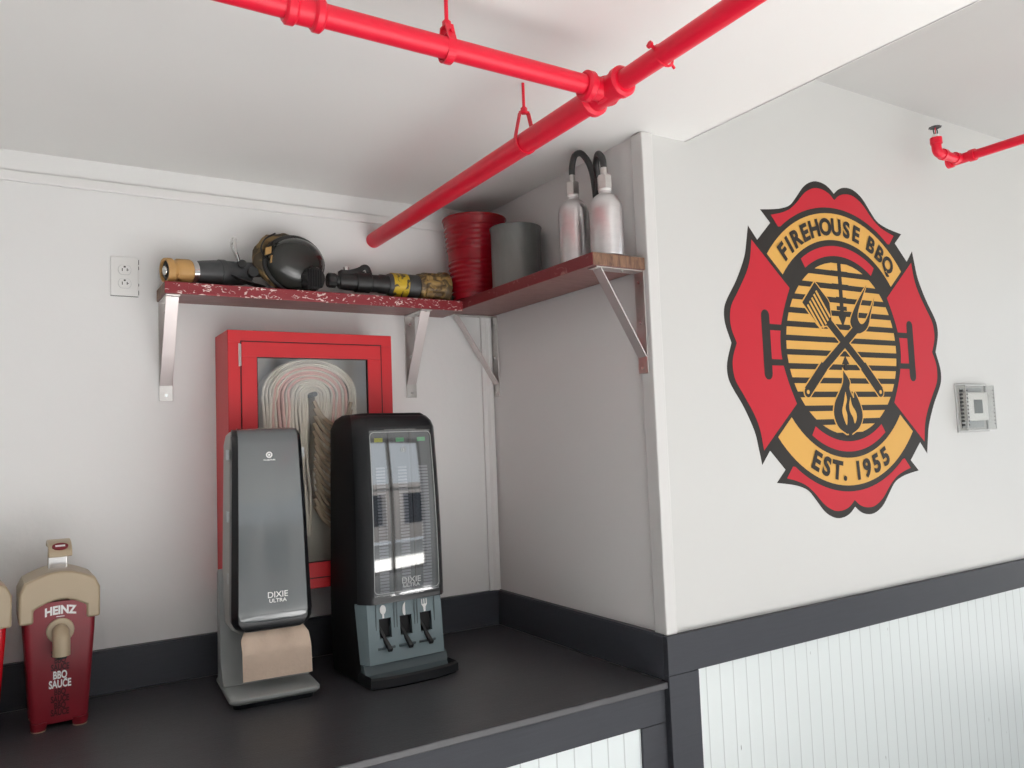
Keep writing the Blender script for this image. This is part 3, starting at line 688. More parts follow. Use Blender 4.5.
# aluminium bottles
def bottle(c, h, label, hose_pts):
    t = empty('aluminium_bottle', (c[0], c[1], SB), 0, label, 'bottle', 'aluminium bottles on the side shelf')
    prof = [(0,.0),(.044,0),(.050,.004),(.052,.012),(.052,h-.058)]
    prof += [(.052*math.cos(a)*.72+.052*.28, h-.058+.054*math.sin(a)) for a in [PI/2*k/8 for k in range(1, 8)]]
    prof += [(.020,h-.004),(.019,h+.006),(.0,h+.006)]
    b = nb(); lathe(b, prof, 44); obj('bottle_body', b, M['alu'], t, smooth=True)
    b = nb(); lathe(b, [(.0,h+.004),(.0205,h+.004),(.0205,h+.012),(0,h+.012)], 24); obj('neck_ring', b, M['white_plastic'], t, smooth=True)
    b = nb(); lathe(b, [(0,h+.012),(.0225,h+.012),(.0235,h+.016),(.0235,h+.052),(.021,h+.056),(0,h+.056)], 6); obj('hex_fitting', b, M['steel'], t)
    b = nb(); lathe(b, [(0,h+.056),(.011,h+.056),(.011,h+.080),(.009,h+.084),(0,h+.084)], 16); obj('hose_barb', b, M['steel'], t, smooth=True)
    b = nb(); tube(b, smooth([(0,0,h+.078), *hose_pts], 6), .0105, 12); obj('rubber_hose', b, M['rubber'], t, smooth=True)
bottle((-.112, -.768), .240, 'left aluminium bottle with hex fitting and looped black hose on the side shelf', [(.0,-.004,.352),(.0,-.022,.382),(.010,-.048,.380),(.030,-.066,.330),(.040,-.072,.24),(.042,-.072,.10)])
bottle((-.118, -.945), .208, 'right aluminium bottle at the front end of the side shelf, hose looped left', [(.0,.004,.320),(.004,.030,.345),(.020,.062,.322),(.040,.080,.26),(.048,.086,.18),(.050,.088,.08)])

# ------------------------------------------------------------------ sprinkler pipework
PX, PZ, BY = -.528, 1.540, -1.474
def ring_x(b, x0, x1, r, c=(BY, PZ), ch=.003, n=28): 
    lathe(b, [(0,x0),(r-ch,x0),(r,x0+ch),(r,x1-ch),(r-ch,x1),(0,x1)], n, lambda x, y, z: (z, c[0]+x, c[1]+y))
def ring_y(b, y0, y1, r, c=(PX, PZ), ch=.003, n=28): 
    lathe(b, [(0,y0),(r-ch,y0),(r,y0+ch),(r,y1-ch),(r-ch,y1),(0,y1)], n, lambda x, y, z: (c[0]+x, z, c[1]+y))
t = empty('sprinkler_pipe', (PX, BY, PZ), 0, 'long red sprinkler pipe run with a side branch hung below the low ceiling', 'pipe')
b = nb(); tube(b, [(-.515, -.002, PZ), (PX, BY+.03, PZ)], .0295, 32); lw(obj('main_pipe', b, M['red_pipe'], smooth=True), t)
b = nb(); tube(b, [(PX, BY-.03, PZ), (PX-.045, -2.9, PZ)], .0228, 32); lw(obj('main_pipe', b, M['red_pipe'], smooth=True), t)
b = nb(); tube(b, [(PX-.02, BY, PZ+.002), (-2.6, BY-.02, PZ+.006)], .0222, 32); lw(obj('branch_pipe', b, M['red_pipe'], smooth=True), t)
b = nb(); ring_y(b, BY-.056, BY+.056, .031); ring_x(b, PX-.056, PX, .027); ring_y(b, BY+.040, BY+.066, .040, ch=.007); ring_y(b, BY-.066, BY-.040, .0355, ch=.006); ring_x(b, PX-.070, PX-.044, .0345, ch=.006)
lathe(b, [(0,-.030),(.022,-.028),(.030,-.018),(.034,0),(.030,.018),(.022,.028),(0,.030)], 24, lambda x,y,z:(PX+x, BY+y, PZ+z))
lw(obj('tee_fitting', b, M['red_pipe'], smooth=True), t)
b = nb(); ring_x(b, -1.272, -1.208, .026, c=(BY-.005, PZ+.003)); ring_x(b, -1.278, -1.254, .0305, c=(BY-.005, PZ+.003), ch=.005); ring_x(b, -1.226, -1.204, .0325, c=(BY-.005, PZ+.003), ch=.005)
lw(obj('coupling', b, M['red_pipe'], smooth=True), t)
def hanger_x(x):
    b = nb(); tube(b, [(x, BY, ZC-.001), (x, BY, PZ+.050)], .0042, 10); tube(b, [(x, BY, PZ+.050), (x, BY, PZ+.062)], .009, 6)
    lw(obj('hanger_rod', b, M['red_pipe'], smooth=True), t)
    b = nb(); pts = [(BY-.011, PZ+.050), (BY-.014, PZ+.040), (BY-.0245, PZ+.012)] + [(BY+.0245*math.cos(a), PZ+.0245*math.sin(a)) for a in [PI+PI*k/12 for k in range(13)]] + [(BY+.0245, PZ+.012), (BY+.014, PZ+.040), (BY+.011, PZ+.050)]
    for i in range(len(pts)):
        pass
    secs = []
    for i, p in enumerate(pts):
        q0 = Vector(pts[max(0, i-1)]); q1 = Vector(pts[min(len(pts)-1, i+1)]); tt = (q1-q0).normalized(); n = Vector((-tt.y, tt.x))*.002; p = Vector(p)
        secs.append([(x-.009, *(p-n)), (x+.009, *(p-n)), (x+.009, *(p+n)), (x-.009, *(p+n))])
    loft(b, secs); box(b, x-.009, x+.009, BY-.013, BY+.013, PZ+.048, PZ+.052)
    tube(b, [(x, BY-.026, PZ+.034), (x, BY+.026, PZ+.034)], .004, 8)
    lw(obj('clevis_hanger', b, M['red_pipe']), t)
hanger_x(-.942)
def hanger_y(y, r, loop_h, rod=True):
    if rod:
        b = nb(); tube(b, [(PX, y, ZC-.001), (PX, y, PZ+loop_h)], .0042, 10); tube(b, [(PX, y, PZ+loop_h-.004), (PX, y, PZ+loop_h+.012)], .009, 6); lw(obj('hanger_rod', b, M['red_pipe'], smooth=True), t)
    b = nb(); R_ = r+.002
    pts = [(-.010, loop_h), (-.014, loop_h-.004)] + [(-R_, .008)] + [(R_*math.cos(a), R_*math.sin(a)) for a in [PI+PI*k/12 for k in range(13)]] + [(R_, .008), (.014, loop_h-.004), (.010, loop_h)]
    secs = []
    for i, p in enumerate(pts):
        q0 = Vector(pts[max(0, i-1)]); q1 = Vector(pts[min(len(pts)-1, i+1)]); tt = (q1-q0).normalized(); n = Vector((-tt.y, tt.x))*.0015; p = Vector(p)
        secs.append([(PX+(p-n).x, y-.007, PZ+(p-n).y), (PX+(p-n).x, y+.007, PZ+(p-n).y), (PX+(p+n).x, y+.007, PZ+(p+n).y), (PX+(p+n).x, y-.007, PZ+(p+n).y)])
    loft(b, secs); box(b, PX-.013, PX+.013, y-.007, y+.007, PZ+loop_h-.002, PZ+loop_h+.002)
    lw(obj('loop_hanger', b, M['red_pipe']), t)
hanger_y(-1.122, .0295, .084)
b = nb(); tube(b, [(PX+.0248*math.cos(a), -1.665+.006*math.sin(a), PZ+.0248*math.sin(a)) for a in [2*PI*k/24 for k in range(25)]], .003, 8, cap=False)
tube(b, [(PX-.022, -1.665, PZ+.010), (PX-.034, -1.665, PZ+.014)], .004, 8); tube(b, [(PX-.034, -1.665, PZ+.014), (PX-.040, -1.665, PZ+.016)], .008, 6)
tube(b, [(PX+.020, -1.665, PZ-.012), (PX+.030, -1.665, PZ-.022)], .003, 8)
lw(obj('pipe_clamp', b, M['red_pipe']), t)
# second run by the upper ceiling
QY, QZ = -1.150, 1.818; QX = 1.412
t = empty('sprinkler_pipe', (QX, QY, QZ), 0, 'short red sprinkler pipe with an upright sprinkler high on the right wall', 'pipe')
b = nb(); tube(b, smooth([(QX, QY, QZ+.052), (QX, QY, QZ+.020), (QX+.006, QY, QZ+.005), (QX+.022, QY, QZ), (QX+.05, QY, QZ)], 4), .0185, 20)
tube(b, [(QX, QY, QZ+.036), (QX, QY, QZ+.060)], .0225, 20); tube(b, [(QX+.036, QY, QZ), (QX+.056, QY, QZ)], .0225, 20)
lw(obj('elbow', b, M['red_pipe'], smooth=True), t)
b = nb(); tube(b, [(QX+.04, QY, QZ), (QX+.15, QY, QZ-.004)], .018, 20); lw(obj('nipple', b, M['red_pipe'], smooth=True), t)
b = nb(); TX = QX+.165
tube(b, [(TX, QY+.048, QZ), (TX, QY-.055, QZ)], .0200, 20); tube(b, [(TX, QY+.050, QZ), (TX, QY+.030, QZ)], .0240, 20); tube(b, [(TX, QY-.062, QZ), (TX, QY-.040, QZ)], .0240, 20); tube(b, [(TX-.040, QY, QZ), (TX-.018, QY, QZ)], .023, 20)
lw(obj('tee_fitting', b, M['red_pipe'], smooth=True), t)
b = nb(); tube(b, [(TX, QY-.05, QZ), (TX+.005, -4.6, QZ+.0)], .0180, 24); lw(obj('pipe', b, M['red_pipe'], smooth=True), t)
b = nb(); zb = QZ+.060
lathe(b, [(0,0),(.013,0),(.013,.012),(.010,.014),(0,.014)], 16, lambda x,y,z:(QX+x, QY+y, zb+z), 1)
for s_ in (-1, 1): tube(b, smooth([(QX+s_*.008, QY, zb+.013), (QX+s_*.014, QY, zb+.026), (QX+s_*.010, QY, zb+.038), (QX, QY, zb+.045)], 3), .0025, 6)
tube(b, [(QX, QY, zb+.014), (QX, QY, zb+.044)], .0022, 6, mi=2)
lathe(b, [(0,.044),(.010,.045),(.024,.042),(.025,.044),(.010,.050),(0,.050)], 20, lambda x,y,z:(QX+x, QY+y, zb+z), rib=lambda k, i: 1-(.15 if k % 2 and i in (2, 3) else 0))
lw(obj('sprinkler_head', b, None, mats=[M['nozzle_dark'], M['white_plastic'], M['red_pipe']]), t)

# ------------------------------------------------------------------ thermostat in its clear guard
t = empty('thermostat', (1.792, -1.0, .812), 0, 'small square white thermostat with grey screen inside the clear wall guard', 'thermostat')
b = nb(); box(b, -.078, .078, -.032, -.004, -.060, .060); obj('housing', b, M['white_plastic'], t, bevel=.004)
b = nb(); box(b, -.036, .030, -.0332, -.0321, -.030, .028); obj('screen', b, M['screen'], t)
b = nb(); 
for z in (.02, .0, -.02): box(b, .050, .060, -.0332, -.0321, z-.004, z+.004)
obj('button', b, M['trim_white'], t)
t = empty('thermostat_guard', (1.793, -1.0, .807), 0, 'clear plastic vented guard box around the thermostat right of the emblem', 'guard')
b = nb(); W2, H2, D2, th = .112, .096, .042, .0025
box(b, -W2, W2, -D2, -D2+th, -H2, H2); box(b, -W2, W2, -D2+th, -.001, H2-th, H2); box(b, -W2, W2, -D2+th, -.001, -H2, -H2+th)
box(b, -W2, -W2+th, -D2+th, -.001, -H2+th, H2-th); box(b, W2-th, W2, -D2+th, -.001, -H2+th, H2-th)
obj('cover', b, M['clear'], t)
M['clear_edge'] = mat('clear_plastic_edges', (.50, .50, .49), .25)
b = nb(); fb(b, -W2-.010, W2+.010, -H2-.008, H2+.008, .010, -.006, -.0005); fb(b, -W2, W2, -H2, H2, .0035, -D2-.001, -D2+.002); obj('base_flange', b, M['clear_edge'], t, bevel=.001)
b = nb()
for k in range(10):
    z = -.072+k*.016
    box(b, -W2-.0008, -W2+.0002, -.030, -.016, z-.0045, z+.0045); box(b, -W2+.006, -W2+.014, -D2-.0008, -D2+.0002, z-.0035, z+.0035); box(b, W2-.014, W2-.006, -D2-.0008, -D2+.0002, z-.0025, z+.0025)
obj('vent_slots', b, M['nozzle_dark'], t)
b = nb(); box(b, -.085, .085, -.004, -.0008, -.085, .085); obj('back_plate', b, M['grey_ink'], t)

# ------------------------------------------------------------------ sauce dispensers
def sauce(x, y, rz, body_m, label, word1, word2):
    t = empty('sauce_dispenser', (x, y, 0), rz, label, 'sauce dispenser', 'sauce dispensers at the left end of the counter')
    # local: front faces -y, z up; front face at y = -D/2
    secs = []
    for z, hx, yf, yb in ((.016,.066,-.085,.075), (.03,.0705,-.089,.079), (.12,.076,-.092,.082), (.25,.085,-.096,.086), (.29,.087,-.097,.087), (.345,.088,-.099,.087)):
        secs.append(rrect(hx, yf, yb, .016, z, 5))
    b = nb(); loft(b, secs); body = obj('body', b, body_m, t, smooth=True)
    for sx in (-1, 1):
        for y0 in (-.078, .055):
            b = nb(); lathe(b, [(0,.0025),(.017,.0025),(.019,.006),(.021,.024),(0,.024)], 16, lambda u,v,w: (sx*.050+u, y0+v, w)); lg = obj('leg', b, body_m, t, smooth=True)
            b = nb(); lathe(b, [(0,0),(.018,0),(.019,.0025),(0,.0028)], 16, lambda u,v,w: (sx*.050+u, y0+v, w)); obj('foot_pad', b, M['tan'], lg)
    # lid: a crowned top with cheeks that come down at the front corners
    b = nb(); n = 16; top = []; 
    hx = .098
    def zt(u): return .392+.036*math.cos(u/hx*PI/2*.95)
    us = [-hx+2*hx*k/n for k in range(n+1)]
    prof = [(-hx+.0, .335)] 
    poly = [(-hx,.292)] + [(-hx-.000,.375)] + [(u, zt(u)) for u in us[1:-1]] + [(hx+.000,.375), (hx,.292)] + [(.064,.292),(.064,.328)] + [(u, .328+.022*math.cos(u/.064*PI/2)) for u in [.055-.011*k for k in range(11)]] + [(-.064,.328),(-.064,.292)]
    prism(b, poly, lambda u, v, d: (u*(1-.0*d), d, v), -.1035, -.080)
    poly2 = [(-hx,.292)] + [(-hx,.375)] + [(u, zt(u)) for u in us[1:-1]] + [(hx,.375), (hx,.292)]
    prism(b, poly2, lambda u, v, d: (u, d, v), -.0795, .093)
    obj('lid', b, M['tan'], t, bevel=.006, smooth=True)
    # pump handle: neck and hooked pad
    b = nb(); w = .024
    path = smooth([(.020,.405),(.020,.450),(.016,.480),(.002,.500),(-.030,.505),(-.068,.497),(-.090,.480),(-.095,.466)], 4)
    secs = []
    for i, (yy, zz) in enumerate(path):
        a = Vector(path[max(0,i-1)]); c = Vector(path[min(len(path)-1,i+1)]); tt = (c-a).normalized(); nn = Vector((-tt.y, tt.x))*.0045
        ww = w*(1.0 if i < 10 else 1.22)
        secs.append([(-ww, yy-nn.x, zz-nn.y), (ww, yy-nn.x, zz-nn.y), (ww, yy+nn.x, zz+nn.y), (-ww, yy+nn.x, zz+nn.y)])
    loft(b, secs); pump = obj('pump_handle', b, M['tan'], t, bevel=.003, smooth=True)
    b = nb(); box(b, -.0235, .0235, -.002, .014, .424, .458); obj('pump_sleeve', b, M['chrome'], pump, bevel=.002)
    b = nb(); pts = [(.020*math.cos(a), .008*math.sin(a)) for a in [2*PI*k/24 for k in range(24)]]
    prism(b, pts, lambda u, v, d: (u, -.0825-d*.8+v*1.2, .4925+v+d*.6), 0, .005)
    # round oval badge lies on the sloping pad
    bd = obj('badge', b, M['maroon'], pump)
    b = nb(); prism(b, [(-.012,-.002),(.012,-.002),(.012,.002),(-.012,.002)], lambda u, v, d: (u, -.0865-d*.8+v*1.2, .4958+v+d*.6), 0, .001); obj('badge_print', b, M['white_ink'], bd)
    # nozzle
    b = nb(); pts = [(.034*math.cos(a), .034*math.sin(a)) for a in [2*PI*k/28 for k in range(28)]]
    prism(b, pts, lambda u, v, d: (u, d, v+.266), -.104, -.093); obj('collar', b, M['tan'], t, bevel=.003, smooth=True)
    b = nb(); tube(b, smooth([(0,-.098,.262),(0,-.118,.263),(0,-.134,.252),(0,-.138,.235),(0,-.138,.206)], 4), .0215, 20)
    sp = obj('spout', b, M['tan'], t, smooth=True)
    b = nb(); tube(b, [(0,-.138,.206),(0,-.138,.198)], .013, 14); obj('spout_tip', b, M['black_gap'], sp)
    # print on the front, which slopes outward to the top
    def fy(z): 
        return -.0905-.0095*(z-.03)/.345*1.0-.0020 if z < .375 else -.1020
    def yfront(z):
        for (z0, y0), (z1, y1) in (((.03,-.089),(.12,-.092)), ((.12,-.092),(.25,-.096)), ((.25,-.096),(.375,-.099))):
            if z <= z1: return y0+(y1-y0)*(z-z0)/(z1-z0)-.0009
        return -.1
    b = nb()
    add_text(b, word1, .031, lambda x, y: (x, yfront(.312+y-x*x*3.2), .312+y-x*x*3.2), weight=.0014, sx=.84)
    b.faces.new([b.verts.new((u, yfront(.306), .306+v-.004)) for u, v in [(-.010,.0015),(.010,.0015),(.010,.0035),(-.010,.0035)]])
    words = word2
    def row(w_, z0, size, wt): add_text(b, w_, size, lambda x, y: (x, yfront(z0+y), z0+y), weight=wt, sx=.62)
    row(words[0], .136, .0285, .0010); row(words[1], .112, .0285, .0010)
    obj('white_print', b, M['white_ink'], t)
    b = nb()
    for n_, z0 in ((1, .197), (0, .178), (1, .159), (0, .092), (1, .073), (0, .055), (1, .037)): row(words[n_], z0, .0235, .0008)
    obj('dark_print', b, M['dark_ink'], t)
    return t
sauce(-1.588, -.200, math.radians(2), M['maroon'], 'dark red barbecue sauce pump dispenser with tan lid on the counter', 'HEINZ', ('BBQ', 'SAUCE'))
sauce(-1.806, -.215, math.radians(6), M['redbright'], 'bright red sauce pump dispenser cut off at the left edge of the photo', 'HEINZ', ('', ''))

# ------------------------------------------------------------------ napkin dispenser
t = empty('napkin_dispenser', (-1.032, -.318, 0), math.radians(-4), 'tall grey and black napkin dispenser on a stand, left of the black cutlery dispenser', 'napkin dispenser')
# stand: base plate with rounded corners and a back panel that sweeps up
b = nb(); loft(b, [rrect(.116, -.136, .125, .020, .0), rrect(.118, -.140, .125, .020, .016)])
obj('base_underside', b, M['black'], t, smooth=True)
b = nb(); loft(b, [rrect(.124, -.152, .125, .022, .0165, rb=.006), rrect(.131, -.162, .125, .026, .024, rb=.006), rrect(.130, -.162, .125, .026, .034, rb=.006), rrect(.118, -.150, .120, .022, .038, rb=.006)])
# back panel profile in yz
prof = [(.106,.030),(.106,.36),(.085,.375),(.055,.34),(.045,.12),(.030,.080),(.0,.055),(-.02,.038)]
prism(b, prof, lambda u, v, d: (d, u, v), -.128, .128)
obj('stand', b, M['grey_stand'], t, bevel=.003, smooth=True)
# rear housing (light grey sides)
def ynf(z): return -.132+.048*(z-.21)/.6-.012*math.sin(PI*max(0, min(1, (z-.21)/.6)))
b = nb(); secs = []
for z, hx, yf, yb in ((.195,.086,-.060,.07), (.215,.112,-.080,.075), (.30,.116,-.08,.08), (.76,.106,-.045,.085), (.790,.101,-.04,.075), (.802,.091,-.03,.06)):
    secs.append(cham(hx, yf, yb, .006, .006, z))
loft(b, secs); hs = obj('housing', b, M['grey_side'], t, bevel=.003)
# black cover frame
b = nb(); secs = []
for z, hx, dy in ((.208,.078,.020), (.212,.094,.008), (.222,.106,.002), (.240,.1155,0), (.262,.117,0), (.75,.1035,0), (.785,.102,.006), (.800,.100,.020), (.806,.097,.045)):
    secs.append(cham(hx, ynf(z)+dy, ynf(z)+.055, .016, .020, z))
loft(b, secs); fr = obj('cover_frame', b, M['black'], t, bevel=.003, smooth=True)
b = nb(); secs = []
for z, hx, dy in ((.238,.052,.004), (.241,.080,.001), (.248,.094,0), (.262,.099,0), (.5,.0945,0), (.76,.0885,0), (.788,.088,.006), (.8025,.087,.020), (.809,.085,.040)):
    y = ynf(z)+dy-.0035; secs.append([(-hx, y+.002, z), (-hx*.5, y, z), (hx*.5, y, z), (hx, y+.002, z), (hx, y+.008, z), (-hx, y+.008, z)])
loft(b, secs); obj('front_panel', b, M['grey_panel'], t, smooth=True)
for z in (.73, .545, .36):
    for x0, x1 in ((-.1175, -.108), (.108, .1175)): b = nb(); box(b, x0, x1, -.052, -.034, z-.016, z+.016); obj('side_clip', b, M['grey_ink'], hs, bevel=.001)
b = nb(); yo = -.0047
add_text(b, 'DIXIE', .0245, lambda x, y: (x+.012, ynf(.305+y)+yo, .305+y), weight=.0003)
add_text(b, 'ULTRA', .0150, lambda x, y: (x+.012, ynf(.291+y)+yo, .291+y), weight=.0004, sx=1.1)
def disc(b, cx, cz, r, r0, fy, n=24):
    if r0 <= 0: b.faces.new([b.verts.new((cx+r*math.cos(2*PI*k/n), fy(cz), cz+r*math.sin(2*PI*k/n))) for k in range(n)]); return
    A = [b.verts.new((cx+r*math.cos(2*PI*k/n), fy(cz), cz+r*math.sin(2*PI*k/n))) for k in range(n)]; B = [b.verts.new((cx+r0*math.cos(2*PI*k/n), fy(cz), cz+r0*math.sin(2*PI*k/n))) for k in range(n)]
    for k in range(n): b.faces.new((A[k], A[(k+1)%n], B[(k+1)%n], B[k]))
f2 = lambda z: ynf(z)-.0050
disc(b, 0, .726, .0098, .0055, f2); disc(b, 0, .726, .0035, 0, f2)
add_text(b, 'Georgia-Pacific', .0062, lambda x, y: (x, f2(.709), .709+y), weight=.0002, sx=.95)
obj('white_print', b, M['white_ink'], t)
b = nb()                                                                          # slot hood underneath
loft(b, [[(-.088,-.055,.212),(.088,-.055,.212),(.088,.03,.212),(-.088,.03,.212)], [(-.075,-.050,.185),(.075,-.050,.185),(.075,.03,.185),(-.075,.03,.185)]])
obj('napkin_slot', b, M['grey_side'], t, bevel=.002)
# napkin hanging from the slot: its own thing
R_ = Matrix.Translation((-1.032, -.318, 0)) @ Matrix.Rotation(math.radians(-4), 4, 'Z') @ Matrix.Diagonal((.93, 1, 1, 1)) @ Matrix.Translation((.008, -.024, .026))
b = nb(); nx, nz = 24, 16; front, back = [], []
for j in range(nz+1):
    s_ = j/nz; rowf, rowb = [], []
    z = .200-.156*s_; 
    for i in range(nx+1):
        u = (i/nx-.5)*2; hw = .088+.018*min(1, s_*5)+.002*s_
        y = -.060-.048*min(1, s_*2.2)**.8+.010*s_+.006*math.sin(u*4+1)*(1-s_)+.004*math.sin(u*9)*(1-s_)**2*2
        zz = z-(.010*(abs(u)**3)*(1-s_))
        rowf.append(b.verts.new(R_ @ Vector((u*hw+.006*s_, y, zz)))); rowb.append(b.verts.new(R_ @ Vector((u*hw+.006*s_, y+.0022, zz))))
    front.append(rowf); back.append(rowb)
for G in (front, back):
    for j in range(nz):
        for i in range(nx): b.faces.new((G[j][i], G[j][i+1], G[j+1][i+1], G[j+1][i]))
for j in range(nz):
    b.faces.new((front[j][0], front[j+1][0], back[j+1][0], back[j][0])); b.faces.new((front[j][nx], back[j][nx], back[j+1][nx], front[j+1][nx]))
for i in range(nx):
    b.faces.new((front[0][i], back[0][i], back[0][i+1], front[0][i+1])); b.faces.new((front[nz][i], front[nz][i+1], back[nz][i+1], back[nz][i]))
tag(obj('paper_napkin', b, M['paper'], smooth=True), 'brown kraft paper napkin hanging from the grey napkin dispenser', 'napkin')

# ------------------------------------------------------------------ cutlery dispenser
t = empty('cutlery_dispenser', (-.630, -.346, 0), math.radians(3), 'tall black cutlery dispenser with clear front and three slots on the counter', 'cutlery dispenser')
t.scale = (1.10, 1.02, 1.0)
YF = -.120
b = nb(); secs = []
for z, hx, yf, yb, c, dd in ((.0,.138,YF+.02,.125,.02,.03), (.05,.140,YF+.012,.13,.02,.03), (.245,.142,YF+.030,.13,.02,.03), (.80,.136,YF+.038,.118,.02,.03), (.832,.126,YF+.045,.105,.02,.03), (.848,.108,YF+.055,.085,.02,.03)):
    secs.append(cham(hx, yf, yb, c, dd, z))
loft(b, secs); bd = obj('body', b, M['black_matt'], t, bevel=.006, smooth=True)
# front cover: black frame around a clear window
def yc(z):
    s_ = (z-.245)/.59; return YF-.010+.026*s_-.010*math.sin(PI*min(1, max(0, s_)))
b = nb(); wx = lambda z: .112-.006*(z-.245)/.59
zs = [.245, .262, .28, .34, .45, .56, .67, .76, .80]
wz0, wz1 = .268, .790
rows = []
for z in zs+[.822, .838, .846]:
    ex = {.822:.010, .838:.028, .846:.050}.get(z, 0)
    hx = .140-.005*(z-.245)/.59-ex*.3; w = wx(z)-ex*.3; y = yc(z)+ex
    rows.append([(-hx, y+.045, z), (-hx+.004, y+.034, z), (-w-.004, y+.004, z), (-w+.006, y, z), (w-.006, y, z), (w+.004, y+.004, z), (hx-.004, y+.034, z), (hx, y+.045, z)])
for i in range(len(rows)-1):
    A, B = rows[i], rows[i+1]
    for k in range(7):
        if k == 3: continue
        b.faces.new([b.verts.new(p) for p in (A[k], A[k+1], B[k+1], B[k])])
# top and bottom bars across the front, above and below the window
def bar(z0, z1):
    n = 4
    for j in range(n):
        a = z0+(z1-z0)*j/n; c = z0+(z1-z0)*(j+1)/n
        ex = lambda z: (.010 if z >= .822 else 0) + (.018 if z >= .838 else 0)
        def lerp_row(z):
            for i in range(len(rows)-1):
                if rows[i][0][2] <= z <= rows[i+1][0][2]:
                    s_ = (z-rows[i][0][2])/(rows[i+1][0][2]-rows[i][0][2]); return [tuple(Vector(rows[i][q]).lerp(Vector(rows[i+1][q]), s_)) for q in (3, 4)]
            return [rows[-1][3], rows[-1][4]]
        A, B = lerp_row(a), lerp_row(c)
        b.faces.new([b.verts.new(p) for p in (A[0], A[1], B[1], B[0])])
bar(.245, wz0); bar(wz1, .80); bar(.80, .822); bar(.822, .838); bar(.838, .846)
bmesh.ops.remove_doubles(b, verts=b.verts, dist=.0004)
b.faces.new([b.verts.new(p) for p in rows[-1]])
b.faces.new([b.verts.new(p) for p in rows[0]])
cf = obj('front_cover', b, M['black'], t, smooth=True)
# window pane
b = nb(); secs = []
for k in range(13):
    z = wz0-.003+(wz1-wz0+.006)*k/12; w = wx(z)-.004; y = yc(z)+.0015
    secs.append([(-w, y, z), (-w*.5, y-.0015, z), (w*.5, y-.0015, z), (w, y, z), (w, y+.0035, z), (-w, y+.0035, z)])
loft(b, secs); obj('clear_window', b, M['cover_glass'], cf, smooth=True)
b = nb(); secs = []                                                               # thin pale outline of the window
pts = []
def wp(x, z): return (x, yc(z)-.0009, z)
r_ = .014; L1 = []
for cx_, cz_, a0 in ((-1, wz0+.008, PI), (1, wz0+.008, 1.5*PI), (1, wz1-.006, 0), (-1, wz1-.006, .5*PI)):
    for k in range(6):
        a = a0+k*PI/2/5; zc_ = cz_+(r_ if cz_ < .5 else -r_); xx = cx_*(wx(zc_)-.007-r_)+r_*math.cos(a); L1.append(wp(xx, zc_+r_*math.sin(a)))
ring = []
for i in range(len(L1)):
    p, q = Vector(L1[i]), Vector(L1[(i+1) % len(L1)])
    m_ = max(1, int((q-p).length/.05))
    for j in range(m_): s_ = p.lerp(q, j/m_); ring.append(wp(s_.x, s_.z))
ring.append(ring[0]); tube(b, ring, .0011, 6, cap=False); obj('window_outline', b, M['grey_ink'], cf)
# three magazines of cutlery behind the window
M['mag'] = mat('magazine_grey', (.16, .165, .18), .35)
M['mag2'] = mat('cutlery_stack_grey', (.30, .29, .32), .3, noise=.35, nscale=60, stretch=(.2, .2, 1))
for k in range(3):
    xc = (k-1)*.070
    b = nb(); secs = []
    for j in range(9):
        z = .262+.535*j/8; y = yc(z)+.012
        secs.append([(xc-.031, y, z), (xc-.025, y-.004, z), (xc+.025, y-.004, z), (xc+.031, y, z), (xc+.031, y+.010, z), (xc-.031, y+.010, z)])
    loft(b, secs); mg = obj('magazine', b, M['mag'], t)
    b = nb(); 
    for j in range(40):
        z = .275+.4*j/40+.0; y = yc(z)+.006; box(b, xc-.014, xc+.014, y-.0025, y+.003, z, z+.0065)
    obj('cutlery_stack', b, M['mag2'], mg)
    b = nb(); z = .752; box(b, xc-.014, xc+.012, yc(z)+.0035, yc(z)+.0065, z, z+.013)
    obj('coloured_tag', b, M['yellow_ink'] if k == 0 else M['green_ink'], mg)
b = nb(); fy3 = lambda z: yc(z)-.0016
add_text(b, 'DIXIE', .026, lambda x, y: (x+.012, fy3(.300+y), .300+y), weight=.0004)
add_text(b, 'ULTRA', .016, lambda x, y: (x+.012, fy3(.287+y), .287+y), weight=.0004, sx=1.1)
disc(b, .006, .726, .0085, .0065, fy3); disc(b, .006, .726, .003, 0, fy3)
obj('pale_print', b, M['grey_ink'], cf)
# slate grey lower front with three outlets
def ym(z): return -.122+.016*(z-.06)/.18
b = nb()
OX = [-.066, .000, .066]; ow, oz0, oz1 = .019, .135, .195
HX = lambda z: .128+.007*(z-.06)/.18
def q4(x0, x1, z0, z1, mi=0):
    b.faces.new([b.verts.new(p) for p in ((x0, ym(z0), z0), (x1, ym(z0), z0), (x1, ym(z1), z1), (x0, ym(z1), z1))]).material_index = mi
for z0, z1 in ((.060, oz0), (oz1, .245)): q4(-.120, .120, z0, z1)
edges = [-.120]+[e for x in OX for e in (x-ow, x+ow)]+[.120]
for i in range(0, len(edges), 2): q4(edges[i], edges[i+1], oz0, oz1)
for s_ in (-1, 1):
    b.faces.new([b.verts.new(p) for p in ((s_*.120, ym(.06), .06), (s_*.138, ym(.06)+.045, .06), (s_*.141, ym(.245)+.045, .245), (s_*.120, ym(.245), .245))])
for x in OX:                                                                      # outlet pockets
    d_ = .040; P0 = [(x-ow, ym(oz0), oz0), (x+ow, ym(oz0), oz0), (x+ow, ym(oz1), oz1), (x-ow, ym(oz1), oz1)]; P1 = [(p[0], p[1]+d_, p[2]) for p in P0]
    for i in range(4): b.faces.new([b.verts.new(p) for p in (P0[i], P0[(i+1)%4], P1[(i+1)%4], P1[i])]).material_index = 1
    b.faces.new([b.verts.new(p) for p in P1]).material_index = 1
